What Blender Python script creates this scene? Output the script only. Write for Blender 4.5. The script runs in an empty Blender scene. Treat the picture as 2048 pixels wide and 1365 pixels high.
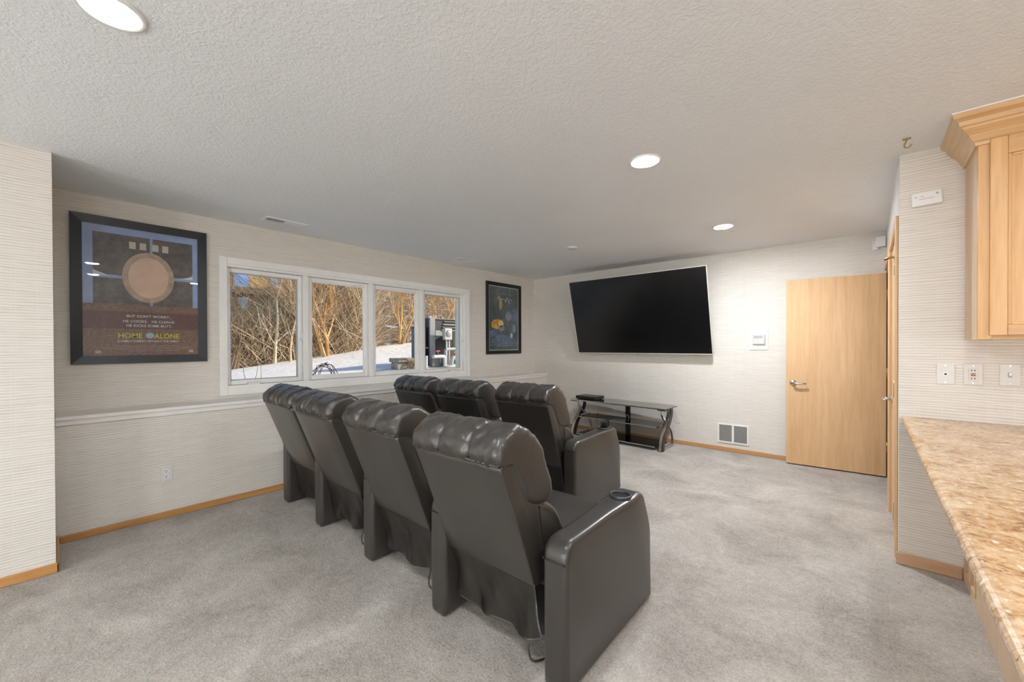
import bpy, bmesh, math, random
from mathutils import Vector, Matrix, noise
from math import sin, cos, pi, radians as R, exp

# ---------------------------------------------------------------- camera, world, sun, exposure
S = bpy.context.scene
COL = S.collection
H = 2.44                       # ceiling height
W, WLOW, B = 4.312, 4.032, 5.446   # window wall (upper), lower foundation wall, far wall
COLX, COLY = 3.539, -0.0185    # bumped-out wall piece at the left
QX, QY = 0.1425, 3.331         # corner of the counter wall
XR, YR = 4.3, -4.4             # unseen walls of the room

cam = bpy.data.objects.new('camera', bpy.data.cameras.new('camera'))
COL.objects.link(cam)
cam.data.sensor_width = 36.0
cam.data.lens = 36.0 * 802.774 / 2048
cam.data.shift_y = 13.542 / 2048
cam.data.clip_start = 0.05
cam.data.clip_end = 300
yaw, pit, rol = .72444, -.006586, -.00337
F = Vector((-sin(yaw)*cos(pit), cos(yaw)*cos(pit), sin(pit)))
Rt = Vector((cos(yaw), sin(yaw), 0)); U = Rt.cross(F)
R2 = Rt*cos(rol) + U*sin(rol); U2 = U*cos(rol) - Rt*sin(rol)
M = Matrix((R2, U2, -F)).transposed().to_4x4()
M.translation = Vector((0, 0, 1.3152))
cam.matrix_world = M
S.camera = cam

S.view_settings.view_transform = 'Standard'
S.view_settings.look = 'None'
S.view_settings.exposure = 0.53
S.view_settings.gamma = 1.0
S.view_settings.use_curve_mapping = False

LAMP = 470.0        # radiance of a ceiling lamp lens
world = bpy.data.worlds.new('world'); S.world = world
world.use_nodes = True
wn = world.node_tree
sky = wn.nodes.new('ShaderNodeTexSky'); sky.sky_type = 'NISHITA'
sky.sun_disc = False; sky.sun_elevation = R(27); sky.sun_rotation = R(25)
bg = wn.nodes['Background']; bg.inputs['Strength'].default_value = 0.14
wn.links.new(sky.outputs['Color'], bg.inputs['Color'])

sun = bpy.data.objects.new('sun', bpy.data.lights.new('sun', 'SUN')); COL.objects.link(sun)
sun.data.energy = 3.9; sun.data.color = (1.0, .88, .70); sun.data.angle = R(.6)
sun.rotation_euler = Vector((-.42, -.78, -.46)).to_track_quat('-Z', 'Y').to_euler()

if hasattr(S, 'cycles'):
    S.cycles.max_bounces = 10; S.cycles.diffuse_bounces = 7; S.cycles.glossy_bounces = 4
    S.cycles.transparent_max_bounces = 12; S.cycles.sample_clamp_indirect = 6.0
    S.cycles.caustics_reflective = False; S.cycles.caustics_refractive = False

rnd = random.Random(7)

# ---------------------------------------------------------------- materials
class NT:
    def __init__(s, name):
        s.m = bpy.data.materials.new(name); s.m.use_nodes = True
        s.t = s.m.node_tree; s.p = s.t.nodes['Principled BSDF']; s.out = s.t.nodes['Material Output']
    def n(s, typ, **kw):
        nd = s.t.nodes.new(typ)
        for k, v in kw.items():
            if hasattr(nd, k) and k not in ('Scale',): setattr(nd, k, v)
        return nd
    def l(s, a, b): s.t.links.new(a, b)
    def set(s, **kw):
        for k, v in kw.items():
            s.p.inputs[k.replace('_', ' ')].default_value = v
    def pos(s, scale=(1, 1, 1), obj=False, rot=(0, 0, 0)):
        if obj: src = s.n('ShaderNodeTexCoord').outputs['Object']
        else: src = s.n('ShaderNodeNewGeometry').outputs['Position']
        mp = s.n('ShaderNodeMapping'); mp.inputs['Scale'].default_value = scale; mp.inputs['Rotation'].default_value = rot
        s.l(src, mp.inputs['Vector']); return mp.outputs['Vector']
    def noise(s, vec, scale, detail=2, rough=.5, dist=0):
        nd = s.n('ShaderNodeTexNoise'); nd.inputs['Scale'].default_value = scale
        nd.inputs['Detail'].default_value = detail; nd.inputs['Roughness'].default_value = rough
        nd.inputs['Distortion'].default_value = dist
        s.l(vec, nd.inputs['Vector']); return nd.outputs['Fac']
    def vor(s, vec, scale, feature='F1', out='Distance'):
        nd = s.n('ShaderNodeTexVoronoi'); nd.feature = feature; nd.inputs['Scale'].default_value = scale
        s.l(vec, nd.inputs['Vector']); return nd.outputs[out]
    def ramp(s, fac, stops):
        nd = s.n('ShaderNodeValToRGB'); e = nd.color_ramp.elements
        while len(e) < len(stops): e.new(.5)
        for el, (p, c) in zip(e, stops):
            el.position = p; el.color = c if len(c) == 4 else (*c, 1)
        s.l(fac, nd.inputs['Fac']); return nd.outputs['Color']
    def math(s, op, a, b=None, c=None, clamp=False):
        nd = s.n('ShaderNodeMath'); nd.operation = op; nd.use_clamp = clamp
        for i, v in enumerate((a, b, c)):
            if v is None: continue
            if hasattr(v, 'is_linked') or hasattr(v, 'links'): s.l(v, nd.inputs[i])
            else: nd.inputs[i].default_value = v
        return nd.outputs[0]
    def mix(s, fac, a, b, mode='MIX'):
        nd = s.n('ShaderNodeMix'); nd.data_type = 'RGBA'; nd.blend_type = mode
        for i, v in ((0, fac), (6, a), (7, b)):
            if hasattr(v, 'links'): s.l(v, nd.inputs[i])
            elif i == 0: nd.inputs[0].default_value = v
            else: nd.inputs[i].default_value = (*v, 1) if len(v) == 3 else v
        return nd.outputs[2]
    def sep(s, vec):
        nd = s.n('ShaderNodeSeparateXYZ'); s.l(vec, nd.inputs[0]); return nd.outputs
    def bump(s, h, strength=.3, dist=.01):
        nd = s.n('ShaderNodeBump'); nd.inputs['Strength'].default_value = strength; nd.inputs['Distance'].default_value = dist
        s.l(h, nd.inputs['Height']); s.l(nd.outputs[0], s.p.inputs['Normal'])
    def color(s, c): s.l(c, s.p.inputs['Base Color'])

MATS = {}
def plain(name, c, rough=.5, metal=0, spec=None, bumpscale=0, bstr=.1, **kw):
    if name in MATS: return MATS[name]
    t = NT(name); t.set(Base_Color=(*c, 1), Roughness=rough, Metallic=metal)
    if spec is not None: t.p.inputs['Specular IOR Level'].default_value = spec
    for k, v in kw.items(): t.p.inputs[k.replace('_', ' ')].default_value = v
    v = t.pos(obj=True)
    if bumpscale: t.bump(t.noise(v, bumpscale, 3), bstr, .003)
    else:
        nz = t.noise(v, 9, 2)
        t.color(t.mix(nz, tuple(x*.94 for x in c), tuple(min(1, x*1.05) for x in c)))
    MATS[name] = t.m; return t.m

def wallpaper():
    t = NT('grasscloth'); v = t.pos(); x, y, z = t.sep(v)
    along = t.math('ADD', x, y)
    wob = t.noise(t.pos((2.2, 2.2, 14)), 1.0, 3, .6)
    ph = t.math('ADD', t.math('MULTIPLY', z, 2*pi/.0155), t.math('MULTIPLY', wob, 9.0))
    rib = t.math('MULTIPLY_ADD', t.math('SINE', ph), .5, .5)
    fib = t.noise(t.pos((5, 5, 170)), 1.0, 3, .6)
    h = t.math('ADD', t.math('MULTIPLY', rib, .40), t.math('MULTIPLY', fib, .75))
    col = t.ramp(h, [(.18, (.545, .498, .436)), (.50, (.70, .655, .592)), (.85, (.80, .765, .706))])
    fr = t.math('FRACT', t.math('DIVIDE', t.math('ADD', along, t.math('MULTIPLY', t.noise(v, 1.4, 1), .02)), .093))
    a1 = t.math('LESS_THAN', t.math('ABSOLUTE', t.math('SUBTRACT', fr, .2)), .030)
    a2 = t.math('LESS_THAN', t.math('ABSOLUTE', t.math('SUBTRACT', fr, .36)), .026)
    line = t.math('MULTIPLY', t.math('ADD', a1, a2, clamp=True), .36)
    col = t.mix(line, col, (.75, .715, .665))
    big = t.noise(v, .8, 2)
    col = t.mix(t.math('MULTIPLY', big, .10), col, (.58, .54, .48))
    t.color(col); t.set(Roughness=.75); t.p.inputs['Specular IOR Level'].default_value = .25
    t.bump(h, .55, .004); return t.m

def carpet():
    t = NT('carpet'); v = t.pos()
    fine = t.noise(v, 95, 4, .75); mid = t.noise(v, 26, 3, .6); big = t.noise(v, 2.3, 4, .62, .6)
    f = t.math('ADD', t.math('MULTIPLY', fine, .62), t.math('ADD', t.math('MULTIPLY', mid, .22), t.math('MULTIPLY', big, .45)))
    t.color(t.ramp(f, [(.42, (.200, .175, .147)), (.60, (.415, .378, .333)), (.80, (.655, .612, .555))]))
    t.set(Roughness=1.0); t.p.inputs['Specular IOR Level'].default_value = .05
    t.p.inputs['Sheen Weight'].default_value = .15
    t.bump(t.math('ADD', fine, t.math('MULTIPLY', mid, .8)), .8, .012); return t.m

def ceiling_mat():
    t = NT('textured_ceiling'); v = t.pos()
    a = t.noise(v, 48, 3, .55, .8); b = t.noise(v, 130, 2)
    h = t.math('ADD', t.math('SMOOTHSTEP', a, .40, .62) if False else t.ramp(a, [(.42, (0, 0, 0)), (.6, (1, 1, 1))]), t.math('MULTIPLY', b, .35))
    t.color(t.mix(t.noise(v, 1.2, 2), (.80, .822, .84), (.86, .88, .895)))
    t.set(Roughness=.9); t.p.inputs['Specular IOR Level'].default_value = .15
    t.bump(h, .30, .005); return t.m

def wood(name, c1, c2, axis='z', rough=.38, scale=1.0, knots=.35):
    t = NT(name)
    sc = {'z': (22, 22, 1.3), 'x': (1.3, 22, 22), 'y': (22, 1.3, 22)}[axis]
    v = t.pos(tuple(s*scale for s in sc), obj=True)
    g = t.noise(v, 1.0, 5, .6, knots); f = t.noise(t.pos(tuple(s*scale*5 for s in sc), obj=True), 1.0, 2)
    b = t.noise(t.pos(obj=True), 2.0, 2)
    h = t.math('ADD', t.math('MULTIPLY', g, .7), t.math('ADD', t.math('MULTIPLY', f, .25), t.math('MULTIPLY', b, .12)))
    t.color(t.ramp(h, [(.35, c1), (.72, c2)])); t.set(Roughness=rough)
    t.bump(f, .04, .002); return t.m

def granite():
    t = NT('granite'); v = t.pos(obj=True)
    n1 = t.noise(v, 9, 5, .65, .7); n2 = t.noise(v, 42, 4, .7, .5)
    f = t.math('ADD', t.math('MULTIPLY', n1, .45), t.math('MULTIPLY', n2, .55))
    base = t.ramp(f, [(.33, (.13, .068, .036)), (.42, (.36, .19, .08)), (.50, (.53, .345, .185)), (.60, (.63, .47, .315)), (.70, (.70, .60, .475))])
    n3 = t.noise(v, 75, 3, .7)
    spk = t.ramp(n3, [(.30, (1, 1, 1)), (.37, (0, 0, 0))])
    base = t.mix(t.math('MULTIPLY', spk, .75), base, (.075, .05, .035))
    n4 = t.noise(v, 60, 2); lt = t.ramp(n4, [(.62, (0, 0, 0)), (.70, (1, 1, 1))])
    base = t.mix(t.math('MULTIPLY', lt, .6), base, (.86, .80, .70))
    t.color(base); t.set(Roughness=.22); return t.m

def leather():
    t = NT('dark_leather'); v = t.pos(obj=True)
    n = t.noise(v, 5, 3)
    t.color(t.mix(n, (.028, .0243, .0206), (.038, .033, .0285)))
    t.set(Roughness=.36); t.p.inputs['Specular IOR Level'].default_value = .5; t.p.inputs['Coat Weight'].default_value = .42; t.p.inputs['Coat Roughness'].default_value = .26
    h = t.math('ADD', t.vor(v, 260), t.math('MULTIPLY', t.noise(v, 40, 2), .6))
    t.bump(h, .10, .002); return t.m

def glass_pane(name, tint=(1, 1, 1), refl=1.0, ior=1.35):
    t = NT(name); t.t.nodes.remove(t.p)
    tr = t.n('ShaderNodeBsdfTransparent'); tr.inputs[0].default_value = (*tint, 1)
    gl = t.n('ShaderNodeBsdfGlossy'); gl.inputs['Roughness'].default_value = .01
    fr = t.n('ShaderNodeFresnel')
    bf = t.n('ShaderNodeNewGeometry').outputs['Backfacing']   # same reflectance on both faces of a thin pane
    t.l(t.math('MULTIPLY_ADD', bf, 1/ior-ior, ior), fr.inputs['IOR'])
    mx = t.n('ShaderNodeMixShader')
    t.l(t.math('MULTIPLY', fr.outputs[0], refl), mx.inputs[0]); t.l(tr.outputs[0], mx.inputs[1]); t.l(gl.outputs[0], mx.inputs[2])
    t.l(mx.outputs[0], t.out.inputs['Surface']); return t.m

def emit(name, c, s):
    t = NT(name); t.set(Base_Color=(*c, 1)); t.p.inputs['Emission Color'].default_value = (*c, 1)
    t.p.inputs['Emission Strength'].default_value = s; return t.m

def snow():
    t = NT('snow'); v = t.pos(); n = t.noise(v, .9, 4, .55); m = t.noise(v, 5, 4, .6)
    lit = t.ramp(t.noise(v, 2.3, 5, .7), [(.66, (0, 0, 0)), (.72, (1, 1, 1))])
    c = t.mix(n, (.74, .73, .745), (.82, .80, .80))
    t.color(t.mix(t.math('MULTIPLY', lit, .55), c, (.34, .26, .17))); t.set(Roughness=.8)
    t.bump(t.math('ADD', n, t.math('MULTIPLY', m, .35)), .55, .12); return t.m

def hillside():
    t = NT('wooded_hillside'); v = t.pos(); n = t.noise(v, 1.3, 6, .7); s = t.noise(t.pos((2.5, 2.5, .5)), 1.4, 5, .7)
    br = t.ramp(s, [(.36, (.06, .042, .028)), (.52, (.20, .14, .085)), (.66, (.42, .30, .18))])
    sn = t.ramp(n, [(.56, (0, 0, 0)), (.61, (1, 1, 1))])
    t.color(t.mix(t.math('MULTIPLY', sn, .8), br, (.72, .75, .84))); t.set(Roughness=.95); t.bump(s, .8, .3); return t.m

def bark(name, c1, c2):
    t = NT(name); v = t.pos(); n = t.noise(v, 6, 4, .7)
    t.color(t.ramp(n, [(.3, c1), (.7, c2)])); t.set(Roughness=.8); return t.m

PAPER = wallpaper(); CARPET = carpet(); CEIL = ceiling_mat(); GRAN = granite(); LEATHER = leather()
WHITE = plain('white_paint', (.86, .85, .82), .38)
WTRIM = plain('cream_trim_paint', (.80, .775, .73), .45)
PLAST = plain('white_plastic', (.82, .81, .79), .35)
PLASTG = plain('cream_plastic', (.72, .68, .61), .4)
MAPLE = wood('maple_door', (.60, .355, .165), (.74, .49, .265))
OAKCAB = wood('oak_cabinet', (.55, .29, .105), (.73, .455, .215))
OAKPALE = wood('oak_pale', (.60, .40, .24), (.74, .54, .36))
OAKX = wood('oak_crown', (.50, .275, .11), (.68, .42, .20), 'x')
OAKY = wood('oak_crown_side', (.60, .39, .20), (.78, .56, .33), 'y')
OAKB = wood('oak_baseboard_y', (.42, .20, .06), (.58, .31, .11), 'y', .35)
OAKBX = wood('oak_baseboard_x', (.44, .225, .085), (.60, .34, .15), 'x', .35)
DOORSHADE = wood('doorway_shade', (.10, .04, .02), (.19, .085, .04))  # shade of the doorway put into a darker wood colour
CHROME = plain('brushed_steel', (.62, .61, .59), .28, 1.0)
BRASS = plain('brass', (.42, .30, .12), .35, 1.0)
BLACK = plain('black_plastic', (.012, .012, .013), .35)
BLACKP = plain('black_frame_paint', (.010, .010, .012), .32)
SCREEN = plain('screen_glass', (.004, .0038, .004), .22, spec=.55)
SILVER = plain('silver_bezel', (.62, .59, .54), .35, .2)
DARKM = plain('dark_metal', (.03, .03, .03), .5)
CHERRY = wood('dark_cherry', (.022, .009, .008), (.052, .021, .018), 'z', .22)
GLASS = glass_pane('window_glass', (.97, .98, .97), .012)
SMOKE = glass_pane('smoked_glass', (.14, .15, .16), 1.0, 1.5)
SMOKETOP = glass_pane('smoked_glass_top', (.20, .20, .20), 1.6, 1.6)
LENS = emit('lamp_lens', (.885, .935, 1.0), LAMP*.36)
LENSR = emit('lamp_lens_rear', (.885, .935, 1.0), LAMP*.36)
LENSB = emit('lamp_lens_far', (.885, .935, 1.0), LAMP*1.75)
LENSF = emit('lamp_lens_bright', (.885, .935, 1.0), LAMP*.52)
REFL = plain('lamp_reflector', (.86, .72, .46), .35)
GREY = plain('vent_grey', (.42, .41, .39), .5)
DARKHOLE = plain('dark_recess', (.02, .02, .02), .9)

# ---------------------------------------------------------------- mesh helpers
def bx(bm, x0, x1, y0, y1, z0, z1):
    vs = [bm.verts.new((x, y, z)) for x in (x0, x1) for y in (y0, y1) for z in (z0, z1)]
    for f in ((0, 1, 3, 2), (4, 6, 7, 5), (0, 4, 5, 1), (2, 3, 7, 6), (0, 2, 6, 4), (1, 5, 7, 3)):
        bm.faces.new([vs[i] for i in f])
def box_bm(*b, bevel=0, seg=2):
    bm = bmesh.new(); bx(bm, *b)
    if bevel: bmesh.ops.bevel(bm, geom=list(bm.edges), offset=bevel, segments=seg, affect='EDGES', profile=.5)
    return bm
def mesh_of(name, bm, mat, smooth=False):
    bmesh.ops.recalc_face_normals(bm, faces=list(bm.faces))
    me = bpy.data.meshes.new(name); bm.to_mesh(me); bm.free()
    me.materials.append(mat)
    if smooth:
        for p in me.polygons: p.use_smooth = True
    return me
def link(name, me, parent=None):
    o = bpy.data.objects.new(name, me); COL.objects.link(o)
    if parent is not None: o.parent = parent
    return o
def obj(name, bm, mat, parent=None, smooth=False):
    return link(name, mesh_of(name, bm, mat, smooth), parent)
def box(name, b, mat, parent=None, bevel=0, seg=2):
    return obj(name, box_bm(*b, bevel=bevel, seg=seg), mat, parent)
def tag(o, label=None, cat=None, group=None, kind=None):
    if label: o['label'] = label
    if cat: o['category'] = cat
    if group: o['group'] = group
    if kind: o['kind'] = kind
    return o
def thing(name, label, cat, loc=(0, 0, 0), rz=0, group=None, kind=None):
    o = bpy.data.objects.new(name, None); COL.objects.link(o); o.empty_display_size = .05
    o.location = loc; o.rotation_euler = (0, 0, rz)
    return tag(o, label, cat, group, kind)
def struct(name, bm, mat, label=None):
    return tag(obj(name, bm, mat), label, None, None, 'structure')
def lathe(prof, n=24, axis='z', close=False):
    bm = bmesh.new(); rings = []
    for r, z in prof:
        ring = []
        for k in range(n):
            a = 2*pi*k/n
            p = (r*cos(a), r*sin(a), z)
            if axis == 'y': p = (p[0], p[2], p[1])
            if axis == 'x': p = (p[2], p[0], p[1])
            ring.append(bm.verts.new(p))
        rings.append(ring)
    for a, b in zip(rings, rings[1:]):
        for k in range(n): bm.faces.new((a[k], a[(k+1) % n], b[(k+1) % n], b[k]))
    if close:
        bm.faces.new(rings[0]); bm.faces.new(rings[-1])
    return bm
def tube(bm, pts, rads, n=6, cap=True):
    pts = [Vector(p) for p in pts]
    if not hasattr(rads, '__len__'): rads = [rads]*len(pts)
    rings = []; up = Vector((.13, .21, .97))
    for i, p in enumerate(pts):
        d = (pts[min(i+1, len(pts)-1)] - pts[max(i-1, 0)]).normalized()
        a = d.cross(up)
        if a.length < .05: a = d.cross(Vector((1, 0, 0)))
        a.normalize(); b = d.cross(a)
        rings.append([bm.verts.new(p + (a*cos(2*pi*k/n) + b*sin(2*pi*k/n))*rads[i]) for k in range(n)])
    for r0, r1 in zip(rings, rings[1:]):
        for k in range(n): bm.faces.new((r0[k], r0[(k+1) % n], r1[(k+1) % n], r1[k]))
    if cap: bm.faces.new(rings[0]); bm.faces.new(rings[-1])
def tube_bm(pts, rads, n=6):
    bm = bmesh.new(); tube(bm, pts, rads, n); return bm
def catmull(P, n, closed=False):
    P = [Vector(p) for p in P]; m = len(P); out = []
    segs = m if closed else m-1
    for i in range(segs):
        g = (lambda j: P[j % m]) if closed else (lambda j: P[max(0, min(m-1, j))])
        p0, p1, p2, p3 = g(i-1), g(i), g(i+1), g(i+2)
        for k in range(n):
            t = k/n
            out.append(.5*((2*p1) + (p2-p0)*t + (2*p0-5*p1+4*p2-p3)*t*t + (3*p1-p0-3*p2+p3)*t**3))
    if not closed: out.append(P[-1])
    return out
def ribbon(name, prof2d, width, thick, mat, parent, axis='y', off=(0, 0, 0)):
    """flat band bent along a 2-D path (first coordinate horizontal, second z), given width along the other axis"""
    bm = bmesh.new(); P = prof2d; rows = []
    for i, p in enumerate(P):
        d = (P[min(i+1, len(P)-1)] - P[max(i-1, 0)]).normalized(); nrm = Vector((-d.y, d.x))
        row = []
        for s, w in ((-1, -1), (1, -1), (1, 1), (-1, 1)):
            q = p + nrm*(s*thick/2); a = w*width/2
            row.append(bm.verts.new((q.x+off[0], a+off[1], q.y+off[2]) if axis == 'y' else (a+off[0], q.x+off[1], q.y+off[2])))
        rows.append(row)
    for a, b in zip(rows, rows[1:]):
        for k in range(4): bm.faces.new((a[k], a[(k+1) % 4], b[(k+1) % 4], b[k]))
    bm.faces.new(rows[0]); bm.faces.new(rows[-1])
    return obj(name, bm, mat, parent, False)
def rounded(poly, rad, n=4):
    P = [Vector(p) for p in poly]; m = len(P); out = []
    for i in range(m):
        a, p, b = P[i-1], P[i], P[(i+1) % m]
        r = rad[i] if hasattr(rad, '__len__') else rad
        r = min(r, (a-p).length*.49, (b-p).length*.49)
        s, e = p + (a-p).normalized()*r, p + (b-p).normalized()*r
        for k in range(n+1):
            t = k/n; out.append((1-t)**2*s + 2*t*(1-t)*p + t*t*e)
    return out
def resample(P, n):
    L = [0]
    for i in range(len(P)): L.append(L[-1] + (P[(i+1) % len(P)]-P[i]).length)
    out = []; j = 0
    for k in range(n):
        d = L[-1]*k/n
        while L[j+1] < d: j += 1
        t = (d-L[j])/max(1e-9, L[j+1]-L[j]); out.append(P[j].lerp(P[(j+1) % len(P)], t))
    return out
def extrude(P, w, r, nx=2, disp=None, warp=None, nr=3):
    """closed (y, z) outline swept along x with rounded rims; disp(x, y, z, k) pushes along the outline normal"""
    m = len(P)
    area = sum(P[i].x*P[(i+1) % m].y - P[(i+1) % m].x*P[i].y for i in range(m))
    sg = 1 if area > 0 else -1
    N = []
    for i in range(m):
        d = (P[(i+1) % m]-P[i-1]).normalized(); N.append(Vector((d.y, -d.x))*sg)
    secs = [(-w/2 + r*(1-sin(pi/2*k/nr)), r*(1-cos(pi/2*k/nr)) if False else r*(1-sin(pi/2*k/nr)) ) for k in range(nr)]
    secs = []
    for k in range(nr+1):
        a = pi/2*k/nr; secs.append((-w/2 + r*(1-cos(a)), r*(1-sin(a))))
    for k in range(1, nx): secs.append((-w/2+r + (w-2*r)*k/nx, 0))
    for k in range(nr, -1, -1):
        a = pi/2*k/nr; secs.append((w/2 - r*(1-cos(a)), r*(1-sin(a))))
    bm = bmesh.new(); rows = []
    for x, ins in secs:
        row = []
        for i in range(m):
            d = -ins + (disp(x, P[i].x, P[i].y, i/m) if disp else 0)
            q = P[i] + N[i]*d; v = Vector((x, q.x, q.y))
            if warp: v = warp(v)
            row.append(bm.verts.new(v))
        rows.append(row)
    for a, b in zip(rows, rows[1:]):
        for i in range(m): bm.faces.new((a[i], a[(i+1) % m], b[(i+1) % m], b[i]))
    bm.faces.new(rows[0]); bm.faces.new(rows[-1])
    return bm

# ---------------------------------------------------------------- room shell
struct('floor', box_bm(-4.6, XR+.2, YR-.2, B+.2, -.12, 0), CARPET, 'light grey cut pile carpet covering the floor')

LAMPS = [(-1.02, 2.386), (-1.03, 4.205), (-1.896, .123), (-.77, .31), (.42, .37), (.414, 1.62)]
def ceiling():
    bm = bmesh.new(); q = .11; rh = .078
    xs = sorted({-W-.15, XR+.15} | {x+s*q for x, y in LAMPS for s in (-1, 1)})
    ys = sorted({YR-.15, B+.15} | {y+s*q for x, y in LAMPS for s in (-1, 1)})
    # merge nearly equal cut lines of different lamps stays safe: every lamp square is rebuilt from its own ring
    done = []
    V = {}
    def vert(x, y):
        k = (round(x, 5), round(y, 5))
        if k not in V: V[k] = bm.verts.new((x, y, H))
        return V[k]
    for i in range(len(xs)-1):
        for j in range(len(ys)-1):
            cx, cy = (xs[i]+xs[i+1])/2, (ys[j]+ys[j+1])/2
            if any(abs(cx-x) < q and abs(cy-y) < q for x, y in LAMPS): continue
            bm.faces.new((vert(xs[i], ys[j]), vert(xs[i+1], ys[j]), vert(xs[i+1], ys[j+1]), vert(xs[i], ys[j+1])))
    for x, y in LAMPS:
        n = 32; sq, ci = [], []
        for k in range(n):
            a = 2*pi*k/n; c, s = cos(a), sin(a); f = q/max(abs(c), abs(s))
            sq.append(bm.verts.new((x+c*f, y+s*f, H))); ci.append(bm.verts.new((x+c*rh, y+s*rh, H)))
        for k in range(n): bm.faces.new((sq[k], sq[(k+1) % n], ci[(k+1) % n], ci[k]))
    bmesh.ops.remove_doubles(bm, verts=list(bm.verts), dist=1e-4)
    me = mesh_of('ceiling', bm, CEIL)
    if me.polygons[0].normal.z > 0: me.flip_normals()
    return tag(link('ceiling', me), 'off white textured ceiling', None, None, 'structure')
ceiling()

# window wall: upper part with the opening, lower foundation part standing proud
WY0, WY1, WZ0, WZ1 = .975, 3.865, .935, 2.055       # rough opening
bm = bmesh.new()
bx(bm, -W-.22, -W, COLY-.3, WY0, .80, H+.1); bx(bm, -W-.22, -W, WY1, B+.2, .80, H+.1)
bx(bm, -W-.22, -W, WY0, WY1, .80, WZ0); bx(bm, -W-.22, -W, WY0, WY1, WZ1, H+.1)
bx(bm, -W-.22, -WLOW, COLY-.3, B+.2, -.1, .82)
struct('wall_left', bm, PAPER, 'grasscloth papered window wall with a thick lower half')
struct('wall_column', box_bm(-COLX-1.2, -COLX, YR-.2, COLY, -.1, H+.1), PAPER, 'grasscloth papered wall piece jutting out at the left')
struct('wall_back', box_bm(-W-.3, XR+.3, B, B+.2, -.1, H+.1), PAPER, 'grasscloth papered far wall behind the television')
bm = bmesh.new()   # door wall: openings for both doors
D1 = (4.545, 5.40); D2 = (3.475, 4.285); DH = 2.03
bx(bm, QX, QX+.12, QY+.12, D2[0], -.1, H+.1); bx(bm, QX, QX+.12, D2[1], D1[0], -.1, H+.1); bx(bm, QX, QX+.12, D1[1], B+.05, -.1, H+.1)
bx(bm, QX, QX+.12, D2[0], D2[1], DH, H+.1); bx(bm, QX, QX+.12, D1[0], D1[1], DH, H+.1)
struct('wall_right', bm, plain('smooth_wall_paint', (.74, .725, .70), .7), 'pale wall with two maple doors at the right')
bm = bmesh.new(); bx(bm, QX, XR+.3, QY, QY+.12, -.1, H+.1)
struct('wall_counter', bm, PAPER, 'grasscloth papered wall above the granite counter')
struct('wall_front', box_bm(-COLX-1.2, XR+.3, YR-.2, YR, -.1, H+.1), PAPER)
struct('wall_side', box_bm(XR, XR+.2, YR-.2, B+.2, -.1, H+.1), PAPER)

# ledge board on the foundation wall
tr = thing('trim_1', 'cream painted ledge board running under the windows', None, kind='structure')
box('ledge_top', (-W, -WLOW+.030, COLY, B, .820, .846), WTRIM, tr, .005)
box('apron_board', (-WLOW, -WLOW+.016, COLY, B, .785, .820), WTRIM, tr, .003)
# baseboards
def base(name, b, mat): struct(name, box_bm(*b, bevel=.005), mat, 'honey oak baseboard strip along the wall')
base('baseboard_left', (-WLOW, -WLOW+.014, COLY+.014, B, 0, .048), OAKB)
base('baseboard_column', (-COLX, -COLX+.014, YR, COLY+.014, 0, .056), OAKB)
base('baseboard_column_end', (-WLOW, -COLX+.014, COLY, COLY+.014, 0, .056), OAKBX)
base('baseboard_back', (-WLOW, -.0, B-.014, B, 0, .05), OAKBX)
base('baseboard_counter', (QX-.012, .40, QY-.016, QY, 0, .07), wood('pale_baseboard', (.50, .30, .17), (.64, .42, .27), 'x', .4))

# ---------------------------------------------------------------- window
win = thing('window_1', 'white four panel casement window over the ledge', None, kind='structure')
def frame_piece(name, b, mat=WHITE, parent=win, bevel=.004): return box(name, b, mat, parent, bevel)
cw = .062
frame_piece('casing', (-W, -W+.018, .945, .945+cw, .870, 2.118)); frame_piece('casing', (-W, -W+.018, 3.94-cw, 3.94, .870, 2.118))
frame_piece('casing', (-W, -W+.018, .945+cw, 3.94-cw, 2.118-cw, 2.118)); frame_piece('casing', (-W, -W+.018, .945+cw, 3.94-cw, .870, .935))
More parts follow.
